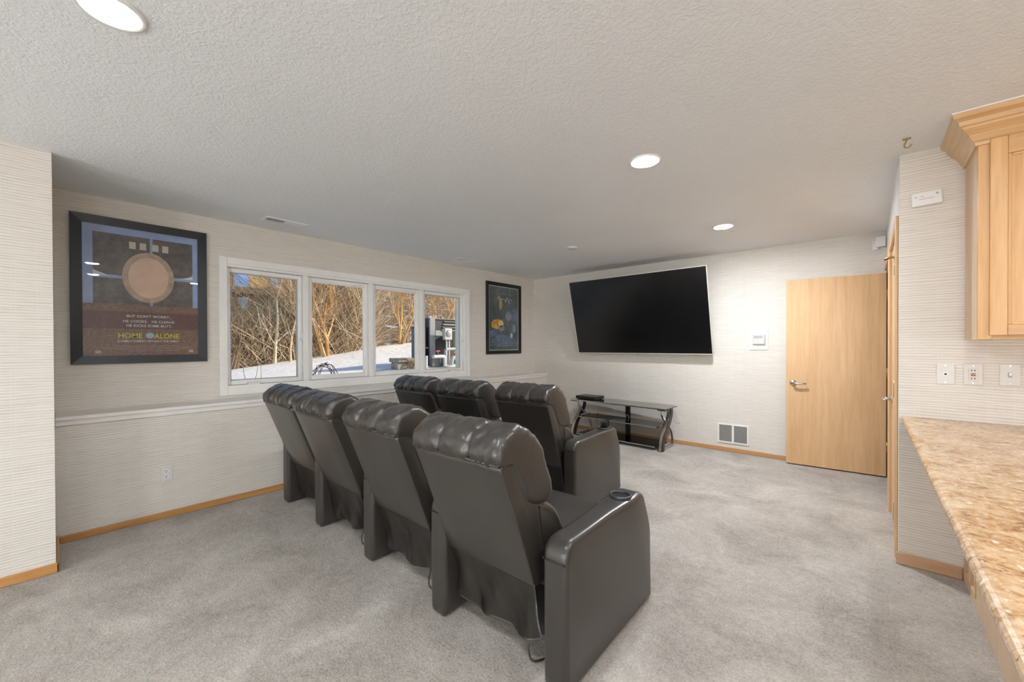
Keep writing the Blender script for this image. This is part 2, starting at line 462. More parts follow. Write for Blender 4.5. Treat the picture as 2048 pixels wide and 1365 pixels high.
# jamb liner
frame_piece('jamb', (-W-.14, -W+.004, WY0-.01, WY0+.022, WZ0, WZ1)); frame_piece('jamb', (-W-.14, -W+.004, WY1-.022, WY1+.01, WZ0, WZ1))
frame_piece('jamb', (-W-.14, -W+.004, WY0+.022, WY1-.022, WZ1-.022, WZ1+.005)); frame_piece('jamb', (-W-.14, -W+.004, WY0+.022, WY1-.022, WZ0-.005, WZ0+.022))
cells = [(WY0+.024, 1.660), (1.715, 2.385), (2.440, 3.095), (3.150, WY1-.024)]
for y in (1.6875, 2.4125, 3.1225): frame_piece('mullion', (-W-.13, -W-.004, y-.026, y+.026, WZ0+.022, WZ1-.022))
sx = -W-.055
for i, (y0, y1) in enumerate(cells):
    z0, z1 = WZ0+.024, WZ1-.024; s = .040
    sash = thing('sash', None, None); sash.parent = win
    for b in ((sx-.022, sx+.022, y0, y0+s, z0, z1), (sx-.022, sx+.022, y1-s, y1, z0, z1), (sx-.022, sx+.022, y0+s, y1-s, z1-s, z1), (sx-.022, sx+.022, y0+s, y1-s, z0, z0+s)):
        box('sash_rail', b, WHITE, sash, .006)
    e = .008
    for b in ((sx-.012, sx+.012, y0+s, y0+s+e, z0+s, z1-s), (sx-.012, sx+.012, y1-s-e, y1-s, z0+s, z1-s), (sx-.012, sx+.012, y0+s, y1-s, z1-s-e, z1-s), (sx-.012, sx+.012, y0+s, y1-s, z0+s, z0+s+e)):
        box('glazing_bead', b, plain('grey_gasket', (.42, .42, .41), .5) if i in (0, 3) else WHITE, sash)
    box('pane', (sx-.003, sx+.003, y0+s, y1-s, z0+s, z1-s), GLASS, sash)
    if i in (0, 3):
        yc = y0+.22 if i == 0 else y1-.20
        box('crank_cover', (sx+.022, sx+.052, yc-.05, yc+.05, WZ0+.020, WZ0+.044), PLAST, sash, .006)
        obj('crank_handle', tube_bm([(sx+.05, yc+.03, WZ0+.04), (sx+.06, yc, WZ0+.046), (sx+.056, yc-.06, WZ0+.042)], .006, 8), PLAST, sash, True)
        yl = y1-.008 if i == 0 else y1-.008
        box('latch', (sx+.022, sx+.040, yl-.012, yl+.014, 1.37, 1.45), PLAST, sash, .004)
        obj('latch_lever', tube_bm([(sx+.036, yl, 1.40), (sx+.052, yl-.016, 1.395), (sx+.054, yl-.030, 1.375)], .006, 8), PLAST, sash, True)
        obj('latch_lever', tube_bm([(sx+.030, yl, 1.10), (sx+.044, yl+.004, 1.08), (sx+.040, yl, 1.03)], .005, 8), PLAST, sash, True)

# ---------------------------------------------------------------- doors
def lever(parent, name, loc, out, along):
    """lever handle: out = unit vector away from the door, along = lever direction"""
    o, a = Vector(out), Vector(along); L = Vector(loc)
    bm = bmesh.new()
    tube(bm, [L, L+o*.008], [.031, .028], 20)
    tube(bm, [L+o*.006, L+o*.045], .011, 12)
    tube(bm, [L+o*.045-a*.006, L+o*.05+a*.04, L+o*.048+a*.085, L+o*.043+a*.118], [.011, .010, .009, .007], 10)
    return obj(name, bm, CHROME, parent, True)
d1 = thing('door_1', 'open flat maple door swung against the far wall', None, (QX-.004, 5.405, 0), kind='structure')
d1.rotation_euler = (0, 0, math.atan2(-(5.344-5.405), .81)*1.0)
DW = .812
box('slab', (-DW, 0, -.040, 0, .012, 2.012), MAPLE, d1, .003)
lever(d1, 'door_handle', (-DW+.062, -.040, .893), (0, -1, 0), (1, 0, 0))
lever(d1, 'door_handle', (-DW+.062, 0, .893), (0, 1, 0), (1, 0, 0))
box('latch_plate', (-DW-.002, -DW+.001, -.030, -.010, .865, .922), CHROME, d1)
for z in (.30, 1.03, 1.80):
    h = box('hinge', (-.002, .012, -.038, -.004, z-.045, z+.045), BRASS, d1)
    obj('hinge_pin', tube_bm([(.004, -.043, z-.05), (.004, -.043, z+.05)], .006, 10), BRASS, h, True)
d2 = thing('door_2', 'closed maple closet door beside the counter wall', None, kind='structure')
box('slab', (QX+.002, QX+.038, D2[0]+.003, D2[1]-.003, .012, DH-.004), MAPLE, d2, .003)
lever(d2, 'door_handle', (QX+.002, D2[1]-.065, .893), (-1, 0, 0), (0, -1, 0))
for z in (.26, 1.03, 1.80):
    h = box('hinge', (QX-.010, QX+.004, D2[0]-.010, D2[0]+.012, z-.048, z+.048), BRASS, d2)
    obj('hinge_pin', tube_bm([(QX-.012, D2[0]+.001, z-.054), (QX-.012, D2[0]+.001, z+.054)], .0065, 10), BRASS, h, True)
obj('pin_stop', tube_bm([(QX-.012, D2[0]+.001, 1.858), (QX-.030, D2[0]+.012, 1.862), (QX-.060, D2[0]+.03, 1.855)], [.008, .006, .009], 8), BRASS, d2, True)
tr = thing('trim_2', 'maple casing boards around the closet door', None, kind='structure')
box('casing', (QX-.016, QX, D2[0]-.072, D2[0]-.006, 0, DH+.07), MAPLE, tr, .004)
box('casing', (QX-.016, QX, D2[1]+.006, D2[1]+.072, 0, DH+.07), MAPLE, tr, .004)
box('casing', (QX-.016, QX, D2[0]-.006, D2[1]+.006, DH+.004, DH+.07), wood('maple_y', (.60, .355, .165), (.74, .49, .265), 'y'), tr, .004)
tr = thing('trim_3', 'maple jamb of the open doorway', None, kind='structure')
box('casing', (QX-.016, QX, D1[0]-.072, D1[0]-.006, 0, DH+.07), MAPLE, tr, .004)
box('casing', (QX-.016, QX, D1[0]-.006, D1[1], DH+.004, DH+.07), MATS.get('maple_y') or bpy.data.materials['maple_y'], tr, .004)
box('jamb', (QX, QX+.12, D1[0]-.006, D1[0]+.012, 0, DH), DOORSHADE, tr); box('jamb', (QX, QX+.12, D1[1]-.012, D1[1]+.006, 0, DH), DOORSHADE, tr)
box('jamb', (QX+.02, QX+.03, D1[0], D1[1], 0, DH), DOORSHADE, tr)  # dark sheet across the opening, standing for the shade beyond

# ---------------------------------------------------------------- recliners
def headrest_bm(seed, side_dark=False):
    prof = catmull([(-.160, .862), (-.182, .895), (-.170, .945), (-.120, .985), (-.045, 1.000), (.030, .968), (.092, .895), (.140, .800), (.172, .715),
                    (.160, .672), (.115, .652), (.05, .660), (-.02, .700), (-.065, .780), (-.105, .845)], 8, True)
    P = resample(prof, 110); w = .532
    seams = (-.088, .088)
    def disp(x, y, z, k):
        up = max(0, min(1, (z-.66)/.12)); d = 0
        top = max(0, min(1, (z-.84)/.06))
        for s in seams:
            sx_ = s + .05*(k-.12) + .010*sin(k*9+seed)
            d -= .013*exp(-((x-sx_)/.0055)**2)*top
            d -= .006*exp(-((x-sx_)/.022)**2)*top
        d += .004*abs(cos(pi*1.5*(x/(w/2)*.98)))**.5*top
        q = x*19 - 26*(k-.1) + 2.2*noise.noise(Vector((x*6, k*8, seed*5)))
        f = noise.noise(Vector((q, k*5, seed*7.3)))
        r = 1-2*abs(noise.noise(Vector((x*15+20*k+seed*4, k*6-x*3, seed*3.1))))
        d += (.0052*f + .0046*r**3 if r > 0 else .0052*f)*top
        gather = exp(-((z-.875)/.03)**2)*(1 if y < -.08 else 0)
        d += .004*sin(x*150+4*sin(x*31+seed))*gather
        d += .003*noise.noise(Vector((x*9, y*14, z*14+seed)))*up
        e = exp(-((abs(x)-w/2)/.03)**2)
        d += .006*noise.noise(Vector((k*38, seed*2.0, x)))*e*up
        return d
    def warp(v):
        t = max(0, min(1, (v.z-.70)/.25))
        v.x *= 1 + .025*t*sin(pi*min(1, t))
        return v
    return extrude(P, w, .034, 56, disp, warp, 5)
def shell_bm():
    P = rounded([(-.170, .872), (-.085, .868), (.125, .335), (.036, .335)], [.012, .02, .01, .004], 3)
    return extrude(resample(P, 60), .518, .010, 4)
def side_panel_bm(sx_):
    # dark gusset between shell and headrest pillow
    P = rounded([(-.150, .86), (-.03, .90), (.105, .665), (.205, .40), (.11, .36)], .02, 3)
    bm = extrude(resample(P, 40), .012, .004, 1, nr=2); bmesh.ops.translate(bm, verts=list(bm.verts), vec=(sx_*.250, 0, 0)); return bm
def lumbar_bm(seed):
    P = resample(catmull([(.045, .665), (.11, .662), (.165, .640), (.225, .575), (.270, .500), (.285, .435), (.245, .392), (.14, .385), (.07, .47)], 6, True), 56)
    def disp(x, y, z, k):
        d = -.010*exp(-((abs(x)-.088)/.012)**2) if y > .1 else 0
        return d + .005*noise.noise(Vector((x*14, k*18, seed)))
    return extrude(P, .520, .03, 30, disp, None, 4)
def flap_bm(seed):
    bm = bmesh.new(); nu, nv = 44, 22; rows = []
    for j in range(nv+1):
        t = j/nv; row = []
        for i in range(nu+1):
            s = i/nu*2-1
            z = .352*(1-t) + (.085 + .018*s*s + .010*sin(s*5+seed))*t
            y = .031 + .040*t + .012*sin(t*pi)
            wdt = .262 - .012*sin(t*pi*.9)
            ph = s*7.5 + 3.2*t + seed*2.1
            y += t*(.013*sin(ph) + .009*noise.noise(Vector((s*5 - t*2, t*1.5, seed*3))))
            y += .02*t*max(0, abs(s)-.82)/.18
            row.append(bm.verts.new((s*wdt, y, z)))
        rows.append(row)
    for a, b in zip(rows, rows[1:]):
        for i in range(nu): bm.faces.new((a[i], a[i+1], b[i+1], b[i]))
    g = bmesh.ops.solidify(bm, geom=list(bm.faces), thickness=.003)
    return bm
def arm_bm():
    P = rounded([(0, .005), (0, .572), (.30, .578), (.700, .588), (.775, .450), (.806, .375), (.815, .005)], [.008, .075, .01, .05, .08, .04, .01], 6)
    P = resample(P, 120)
    def warp(v):
        u = exp(-((v.y-.575)/.13)**2)*max(0, min(1, (v.z-.40)/.15))
        v.x *= 1 + .24*u
        return v
    def disp(x, y, z, k): return .0018*noise.noise(Vector((x*9, y*6, z*6)))
    return extrude(P, .112, .024, 5, disp, warp, 5)
def seat_bm():
    P = resample(catmull([(.14, .29), (.13, .42), (.25, .452), (.45, .455), (.66, .450), (.765, .430), (.790, .36), (.785, .28), (.45, .27)], 6, True), 60)
    return extrude(P, .562, .03, 16, lambda x, y, z, k: (.006*cos(x*5.2) if z > .4 else 0) + .003*noise.noise(Vector((x*8, y*8, 4))), None, 4)
RM = {}
for sd in (1, 2, 3):
    RM['head', sd] = mesh_of('headrest', headrest_bm(sd*1.7), LEATHER, True)
    RM['flap', sd] = mesh_of('back_flap', flap_bm(sd), LEATHER, True)
    RM['lumbar', sd] = mesh_of('lumbar_cushion', lumbar_bm(sd), LEATHER, True)
RM['shell'] = mesh_of('back_shell', shell_bm(), LEATHER, True)
RM['arm'] = mesh_of('arm', arm_bm(), LEATHER, True)
RM['seat'] = mesh_of('seat_cushion', seat_bm(), LEATHER, True)
RM['foot'] = mesh_of('footrest', extrude(resample(rounded([(.775, .07), (.775, .27), (.83, .30), (.845, .12)], .02, 3), 30), .555, .012, 2), LEATHER, True)
RM['base'] = mesh_of('base_frame', box_bm(-.275, .275, .20, .76, .02, .28), DARKM)
RM['side', 0] = mesh_of('side_gusset', side_panel_bm(-1), LEATHER, True)
RM['side', 1] = mesh_of('side_gusset', side_panel_bm(1), LEATHER, True)
# cup holder: rim, wall and a black disc imitating the shade of a hole
bm = lathe([(.0505, .000), (.053, .010), (.049, .0145), (.044, .013), (.0415, .008), (.041, .0015)], 32); RM['rim'] = mesh_of('cup_holder', bm, plain('dark_rim', (.045, .042, .04), .35), True)
bm = lathe([(.0415, .0035), (.0005, .0035)], 32); RM['well'] = mesh_of('cup_well', bm, plain('cup_well_shade', (.004, .004, .004), .9))
# stitched seam bands over the arm's rear curve, piping at the plate's upper edge
bm = bmesh.new()
for k in range(11): bx(bm, -.052+.0095*k, -.047+.0095*k, -.0012, .004, .494, .498)
for k in range(11): bx(bm, -.052+.0095*k, -.047+.0095*k, -.0012, .004, .500, .503)
RM['stitch'] = mesh_of('stitching', bm, plain('dark_thread', (.02, .018, .017), .6))
RM['pipe'] = mesh_of('piping', tube_bm([(-.254, -.171, .872), (0, -.1725, .874), (.254, -.171, .872)], .0055, 8), LEATHER, True)
bm = bmesh.new(); tube(bm, catmull([(.19, .10, .10), (.195, .075, .045), (.215, .065, .012), (.24, .08, .006), (.265, .13, .010)], 6), .0038, 6); RM['cord'] = mesh_of('power_cord', bm, BLACK, True)

def recliner(x, y, rz, sd, label, group, right_arm, hl=.345, hr=.345):
    t = thing('recliner', label, 'recliner', (x, y, 0), rz, group)
    sh = link('back_shell', RM['shell'], t); link('piping', RM['pipe'], sh)
    link('headrest', RM['head', sd], t); link('lumbar_cushion', RM['lumbar', sd], t); link('back_flap', RM['flap', sd], t)
    link('side_gusset', RM['side', 0], t); link('side_gusset', RM['side', 1], t)
    link('seat_cushion', RM['seat'], t); link('footrest', RM['foot'], t); link('base_frame', RM['base'], t); link('power_cord', RM['cord'], t)
    for s in ((-1, 1) if right_arm else (-1,)):
        a = link('arm', RM['arm'], t); a.location = (-hl if s < 0 else hr, 0, 0)
        link('stitching', RM['stitch'], a)
        c = link('cup_holder', RM['rim'], a); c.location = (0, .565, .582)
        w = link('cup_well', RM['well'], a); w.location = (0, .565, .582)
    return t
gn, gf = 'recliners of the near row', 'recliners of the far row'
recliner(-3.365, 1.265, R(1.5), 1, 'dark leather recliner at the window end of the near row', gn, False, .300)
recliner(-2.710, 1.250, R(1.5), 2, 'dark leather recliner second from the window in the near row', gn, False, .285)
recliner(-1.980, 1.250, R(1.0), 3, 'dark leather recliner third from the window in the near row', gn, False, .310)
recliner(-1.258, 1.222, R(1.0), 1, 'dark leather recliner nearest the camera with a cup holder arm', gn, True, .312, .378)
recliner(-3.400, 2.470, R(1.5), 2, 'dark leather recliner at the window end of the far row', gf, False)
recliner(-2.715, 2.480, R(2), 3, 'dark leather recliner in the middle of the far row', gf, False)
recliner(-2.055, 2.575, R(2), 1, 'dark leather recliner at the open end of the far row, near the glass stand', gf, True)

# coiled charging cable standing in the far cup holder
cc = thing('cable_coil', 'small black coiled cable on the arm of the far row recliner', 'cable', (-1.715, 3.16, .578))
bm = bmesh.new()
for k in range(5):
    xx = -.026+.013*k; tube(bm, [(xx, -.012, .012), (xx, -.016, .06), (xx, 0, .086), (xx, .016, .06), (xx, .012, .012)], .0046, 6)
obj('coil', bm, BLACK, cc, True)
obj('wire', tube_bm(catmull([(-.03, 0, .012), (-.07, 0, .04), (-.085, .005, .09), (-.07, .01, .13)], 5), .003, 6), BLACK, cc, True)
obj('wire', tube_bm(catmull([(.03, 0, .015), (.035, .01, .06), (.032, .01, .11)], 5), .003, 6), BLACK, cc, True)

# ---------------------------------------------------------------- television
tv = thing('television', 'large flat screen television tilted forward on the far wall', 'television', (-2.380, 5.340, 1.190))
tv.rotation_euler = (R(14.6), 0, 0)
TW, TH = 1.932, 1.100
box('back_housing', (-TW/2+.02, TW/2-.02, .010, .045, .02, TH-.02), BLACK, tv, .006)
box('lower_housing', (-.65, .65, .045, .066, .10, .62), BLACK, tv, .01)
b = .012
for q in ((-TW/2, -TW/2+b, -.012, .022, 0, TH), (TW/2-b, TW/2, -.012, .022, 0, TH), (-TW/2+b, TW/2-b, -.012, .022, TH-b, TH), (-TW/2+b, TW/2-b, -.012, .022, 0, b)):
    box('bezel', q, SILVER, tv, .002)
box('screen', (-TW/2+b, TW/2-b, -.006, .006, b, TH-b), SCREEN, tv)
obj('emblem', lathe([(.012, -.015), (.012, -.004)], 20, 'y', True), CHROME, tv).location = (0, 0, -.004)
box('wall_bracket', (-.30, .30, .046, .10, .55, .75), DARKM, tv)
box('bracket_arm', (-.26, -.20, .05, .255, .66, .72), DARKM, tv); box('bracket_arm', (.20, .26, .05, .255, .66, .72), DARKM, tv)

# ---------------------------------------------------------------- glass media stand
st = thing('media_stand', 'glass shelved media stand with curved dark cherry and chrome legs', 'stand', (-2.535, 5.135, 0), R(-3))
sw, sd_ = .70, .205
def slab(name, hw, y0, y1, z, th, mat, cut=.06):
    bm = bmesh.new(); o = [(-hw, y0), (hw, y0), (hw, y1-cut), (hw-cut*1.6, y1), (-hw+cut*1.6, y1), (-hw, y1-cut)]
    lo = [bm.verts.new((x, y, z-th)) for x, y in o]; up = [bm.verts.new((x, y, z)) for x, y in o]
    bm.faces.new(lo); bm.faces.new(up)
    for i in range(len(o)): bm.faces.new((lo[i], lo[(i+1) % len(o)], up[(i+1) % len(o)], up[i]))
    return obj(name, bm, mat, st)
def rim(hw, y0, z, th, mat, parent): return box('front_rim', (-hw, hw, y0-.006, y0, z-th, z), mat, parent)
s1 = slab('top_shelf', sw+.01, -sd_, sd_, .528, .010, SMOKETOP); rim(sw+.01, -sd_, .528, .016, CHROME, s1)
for s in (-1, 1): box('corner_bracket', (s*(sw-.045)-.05, s*(sw-.045)+.05, -sd_-.004, -sd_+.10, .500, .518), BLACK, st, .003)
s2 = slab('middle_shelf', .585, -sd_+.02, sd_-.03, .288, .010, SMOKE); rim(.585, -sd_+.02, .288, .012, CHROME, s2)
s3 = slab('bottom_shelf', .585, -sd_-.02, sd_-.03, .050, .010, SMOKE); rim(.585, -sd_-.02, .050, .012, CHROME, s3)
for s in (-1, 1):
    # side frame: S-curved cherry board from the front foot to the rear top, chrome strap curving the other way
    path = catmull([(-.200, 0), (-.190, .09), (-.150, .18), (-.075, .27), (.010, .36), (.050, .44), (.045, .514)], 6)
    ribbon('wood_leg', path, .052, .062, CHERRY, st, 'x', (s*(sw-.045), 0, 0))
    ribbon('leg_edge', [p + Vector((-.036, .006)) for p in path], .030, .012, CHROME, st, 'x', (s*(sw-.045), 0, 0))
    path = catmull([(.195, 0), (.198, .10), (.160, .20), (.065, .29), (-.055, .37), (-.120, .44), (-.135, .514)], 6)
    ribbon('chrome_leg', path, .024, .020, CHROME, st, 'x', (s*(sw-.075), 0, 0))
    box('foot_bar', (s*(sw-.06)-.014, s*(sw-.06)+.014, -sd_+.02, sd_-.05, .005, .03), CHROME, st, .004)
    bm = tube_bm([(s*.60, -.10, .288), (s*.60, .12, .288)], .012, 10); obj('shelf_bar', bm, CHROME, st, True)
box('spine', (-.035, .035, sd_-.035, sd_-.012, .0, .520), BLACK, st, .003)
for z in (.10, .235, .40): box('cable_slot', (-.014, .014, sd_-.038, sd_-.034, z-.035, z+.035), DARKHOLE, st)
obj('slot_ring', tube_bm(catmull([(-.02, sd_-.04, .25), (-.018, sd_-.042, .32), (.018, sd_-.042, .32), (.02, sd_-.04, .25)], 5), .006, 8), CHROME, st, True)
bxp = thing('cable_box', 'flat black cable box on the left end of the glass stand', 'cable box', (-3.03, 5.135, .530), R(-3))
box('case', (-.165, .165, -.12, .12, .006, .046), BLACK, bxp, .004); box('front_panel', (-.155, .155, -.1225, -.119, .010, .040), SCREEN, bxp)
for s in (-1, 1):
    for q in (-1, 1): box('foot', (s*.13-.012, s*.13+.012, q*.09-.012, q*.09+.012, 0, .007), BLACK, bxp)
tag(obj('power_cable', tube_bm(catmull([(-3.21, 5.06, .52), (-3.255, 5.02, .47), (-3.262, 5.03, .34), (-3.25, 5.07, .18), (-3.26, 5.15, .03), (-3.28, 5.30, .01)], 6), .004, 6), PLASTG, None, True),
    'thin pale cable hanging from the left end of the glass stand', 'cable')

# ---------------------------------------------------------------- wall plates
def outlet(loc, rz, label, kind='duplex', mat=None, tilt=0):
    t = thing('wall_outlet' if kind in ('duplex', 'gfci') else ('light_switch' if kind == 'switch' else 'cable_jack'), label, 'outlet' if kind in ('duplex', 'gfci') else ('switch' if kind == 'switch' else 'jack'), loc, rz)
    box('cover_plate', (-.036, .036, -.006, 0, -.058, .058), mat or plain('plate_cream', (.70, .675, .63), .4), t, .003)
    if kind == 'duplex':
        for z in (-.020, .020):
            s = obj('socket', lathe([(.0005, -.0085), (.0165, -.0085), (.0175, -.005)], 20, 'y'), PLAST, t); s.location = (0, 0, z)
            for q in (-.006, .006): box('slot', (q-.0016, q+.0016, -.0093, -.008, -.002, .009), DARKHOLE, s)
            box('ground_slot', (-.0028, .0028, -.0093, -.008, -.011, -.005), DARKHOLE, s)
        obj('screw', lathe([(.0005, -.0075), (.0035, -.0075), (.004, -.005)], 12, 'y'), CHROME, t)
    elif kind == 'gfci':
        s = box('socket', (-.0165, .0165, -.009, -.005, -.034, .034), PLASTG, t, .001)
        for z in (-.022, .022):
            for q in (-.006, .006): box('slot', (q-.0016, q+.0016, -.0097, -.0085, z-.004, z+.005), DARKHOLE, s)
        box('reset_button', (-.009, .009, -.0108, -.008, .001, .007), plain('red_button', (.45, .07, .03), .5), s); box('test_button', (-.009, .009, -.0108, -.008, -.008, -.002), plain('brown_button', (.22, .07, .04), .5), s)
    elif kind == 'switch':
        box('toggle', (-.005, .005, -.018, -.005, -.004, .012), PLAST, t, .001); box('toggle_slot', (-.007, .007, -.0066, -.0055, -.014, .014), GREY, t)
    else:
        obj('jack', lathe([(.0005, -.010), (.012, -.010), (.014, -.005)], 18, 'y'), PLAST, t)
        obj('jack_hole', lathe([(.0005, -.0112), (.005, -.0112), (.0055, -.0095)], 12, 'y'), DARKHOLE, t)
    if kind != 'duplex':
        for z in (-.047, .047): obj('screw', lathe([(.0005, -.0075), (.0035, -.0075), (.004, -.005)], 12, 'y'), CHROME, t).location = (0, 0, z)
    return t
outlet((-WLOW, .541, .335), pi/2, 'white duplex outlet low on the wall under the framed face poster'.replace('face ', 'large '))
outlet((-2.863, B, .325), 0, 'white duplex outlet behind the shelves of the glass stand')
outlet((-1.882, B, .330), 0, 'white duplex outlet just right of the glass stand')
outlet((.332, QY, 1.143), 0, 'white round jack plate left of the red button outlet', 'jack')
outlet((.4355, QY, 1.145), 0, 'white outlet with red and brown buttons above the counter', 'gfci')
outlet((.565, QY, 1.148), 0, 'white toggle switch plate at the right above the counter', 'switch')
# chime-like sensor plate near the ceiling
t = thing('wall_sensor', 'long white tilted sensor plate high on the counter wall', 'sensor', (.255, QY, 2.153)); t.rotation_euler = (0, R(-2), 0)
box('body', (-.063, .063, -.022, 0, -.040, .040), PLAST, t, .006)
obj('screw', lathe([(.0005, -.0245), (.0055, -.0245), (.006, -.021)], 14, 'y'), GREY, t).location = (.042, 0, .018)
for x in (-.045, -.018): box('slot', (x-.006, x+.006, -.0232, -.021, .010, .014), GREY, t)
box('emblem_strip', (-.030, .030, -.0228, -.021, -.004, -.001), GREY, t)
# thermostat / intercom panel on the back wall
t = thing('wall_keypad', 'white square keypad panel left of the open door', 'keypad', (-.950, B, 1.372))
box('back_plate', (-.094, .094, -.008, 0, -.123, .123), plain('plate_cream', (.70, .675, .63), .4), t, .003)
k = box('keypad_body', (-.062, .062, -.028, -.008, -.058, .060), plain('keypad_grey', (.60, .59, .57), .4), t, .005)
box('display', (-.050, .040, -.0292, -.027, .014, .044), GREY, k)
for j in range(2):
    for i in range(4): box('key', (-.046+.024*i, -.030+.024*i, -.0305, -.027, -.046+.022*j, -.030+.022*j), PLASTG, k, .001)
# floor-level return grille
t = thing('wall_grille', 'white return air grille with two slatted panels low on the far wall', 'vent', (-1.224, B, .222))
for q in ((-.170, .170, -.012, 0, .100, .117), (-.170, .170, -.012, 0, -.117, -.100), (-.170, -.152, -.012, 0, -.100, .100), (.152, .170, -.012, 0, -.100, .100), (-.012, .012, -.012, 0, -.100, .100)):
    box('frame', q, PLAST, t, .002)
box('backing', (-.153, .153, -.003, 0, -.101, .101), DARKM, t)
sm = None
for s in (-1, 1):
    for j in range(20):
        if sm is None: sm = mesh_of('slat', box_bm(-.070, .070, -.0095, -.006, -.0032, .0032), plain('grille_slat', (.40, .39, .37), .5))
        o = link('slat', sm, t); o.location = (s*.082, 0, -.095+.010*j); o.rotation_euler = (R(35), 0, 0)
# motion sensor in the corner
t = thing('motion_sensor', 'white motion sensor in the upper corner above the open door', 'sensor', (.090, B, 2.31))
box('housing', (-.030, .048, -.050, 0, -.030, .070), PLAST, t, .008); box('side_box', (-.055, -.010, -.026, 0, -.055, .035), PLAST, t, .005)
obj('eye', lathe([(.0005, -.0285), (.004, -.0285), (.005, -.026)], 12, 'y'), GREY, t).location = (-.042, 0, .012)
# ceiling hook
t = thing('ceiling_hook', 'small brass hook screwed into the ceiling near the counter wall', 'hook', (.160, 3.085, H))
obj('mount_plate', lathe([(.0005, 0), (.018, 0), (.017, -.006), (.0005, -.008)], 16), BRASS, t).scale = (1, .6, 1)
obj('hook_wire', tube_bm(catmull([(0, 0, -.004), (-.004, 0, -.022), (-.010, 0, -.036), (-.004, 0, -.050), (.010, 0, -.050), (.018, 0, -.038)], 6), .0035, 8), BRASS, t, True)

# ---------------------------------------------------------------- ceiling fixtures
cm = {'ring': mesh_of('trim_ring', lathe([(.092, 0), (.0925, -.005), (.086, -.008), (.076, -.006), (.0745, .004)], 40), WHITE, True),
      'cone': mesh_of('reflector', lathe([(.0755, .002), (.070, .020), (.058, .050), (.054, .056)], 40), REFL, True),
      'lensR': mesh_of('lamp_lens', lathe([(.069, .012), (.066, .000), (.048, -.009), (.022, -.0125), (.0005, -.013)], 32), LENSR, True),
      'lensF': mesh_of('lamp_lens', lathe([(.069, .012), (.066, .000), (.048, -.009), (.022, -.0125), (.0005, -.013)], 32), LENSF, True),
      'lensB': mesh_of('lamp_lens', lathe([(.069, .012), (.066, .000), (.048, -.009), (.022, -.0125), (.0005, -.013)], 32), LENSB, True),
      'lens': mesh_of('lamp_lens', lathe([(.0545, .052), (.042, .045), (.022, .040), (.0005, .038)], 32), LENS, True)}
for i, (x, y) in enumerate(LAMPS):
    lab = {0: 'round recessed ceiling lamp above the far row of recliners', 1: 'round recessed ceiling lamp nearest the television wall', 2: 'large looking round recessed ceiling lamp at the upper left', 3: 'round recessed ceiling lamp overhead left of the camera', 4: 'round recessed ceiling lamp overhead right of the camera', 5: 'round recessed ceiling lamp over the granite worktop'}[i]
    t = thing('recessed_lamp', lab, 'ceiling lamp', (x, y, H), 0, 'recessed ceiling lamps')
    link('trim_ring', cm['ring'], t); link('reflector', cm['cone'], t); link('lamp_lens', cm['lensF' if i == 0 else 'lensB' if i == 1 else 'lens' if i == 2 else 'lensR'], t)
def register(x, y, label):
    t = thing('ceiling_vent', label, 'vent', (x, y, H), 0, 'ceiling air registers')
    for q in ((-.065, -.045, -.175, .175, -.007, 0), (.045, .065, -.175, .175, -.007, 0), (-.045, .045, -.175, -.150, -.007, 0), (-.045, .045, .150, .175, -.007, 0), (-.045, .045, -.008, .008, -.007, 0)): box('frame', q, PLAST, t, .002)
    box('backing', (-.046, .046, -.152, .152, -.0015, -.0005), DARKHOLE, t)
    me = mesh_of('slat', box_bm(-.045, .045, -.0012, .0012, -.006, .006), PLAST)
    for s in (-1, 1):
        for j in range(13):
            o = link('slat', me, t); o.location = (0, s*(.018+.0105*j), -.006); o.rotation_euler = (R(s*42), 0, 0)
register(-3.952, 1.370, 'white slatted ceiling register above the left window sash')
register(-3.955, 3.580, 'white slatted ceiling register above the right end of the window')
t = thing('smoke_detector', 'small round white ceiling disc in front of the television', 'detector', (-2.544, 3.932, H))
obj('base', lathe([(.060, 0), (.061, -.006), (.054, -.010)], 32), PLAST, t, True); obj('cover', lathe([(.054, -.009), (.050, -.016), (.030, -.020), (.0005, -.021)], 32), PLASTG, t, True)
obj('grille_ring', lathe([(.046, -.0165), (.042, -.0205), (.038, -.0185)], 32), GREY, t)

# unseen globe lamps added as fill light, behind and right of the camera
for x, y, f, lab in ((-2.0, -4.1, .95, 'added fill globe by the rear wall, left of centre'), (.9, -4.1, 1.2, 'added fill globe by the rear wall, near its middle'), (3.6, -2.2, .55, 'added fill globe in the rear right part of the room'), (3.9, -.7, .3, 'added fill globe by the kitchen side wall')):
    GL = emit('fill_globe_glow', (.885, .935, 1.0), 55.0*f)
    t = thing('fill_lamp', lab, 'fill lamp', (x, y, 0), 0, 'added fill globes out of view')
    obj('base', lathe([(.0005, .03), (.02, .03), (.14, .02), (.15, 0)], 32), DARKM, t, True); obj('pole', tube_bm([(0, 0, .02), (0, 0, .82)], .012, 12), DARKM, t, True)
    obj('globe', lathe([(.0005+.22*sin(pi*k/16), 1.02-.22*cos(pi*k/16)) for k in range(17)], 28), GL, t, True)

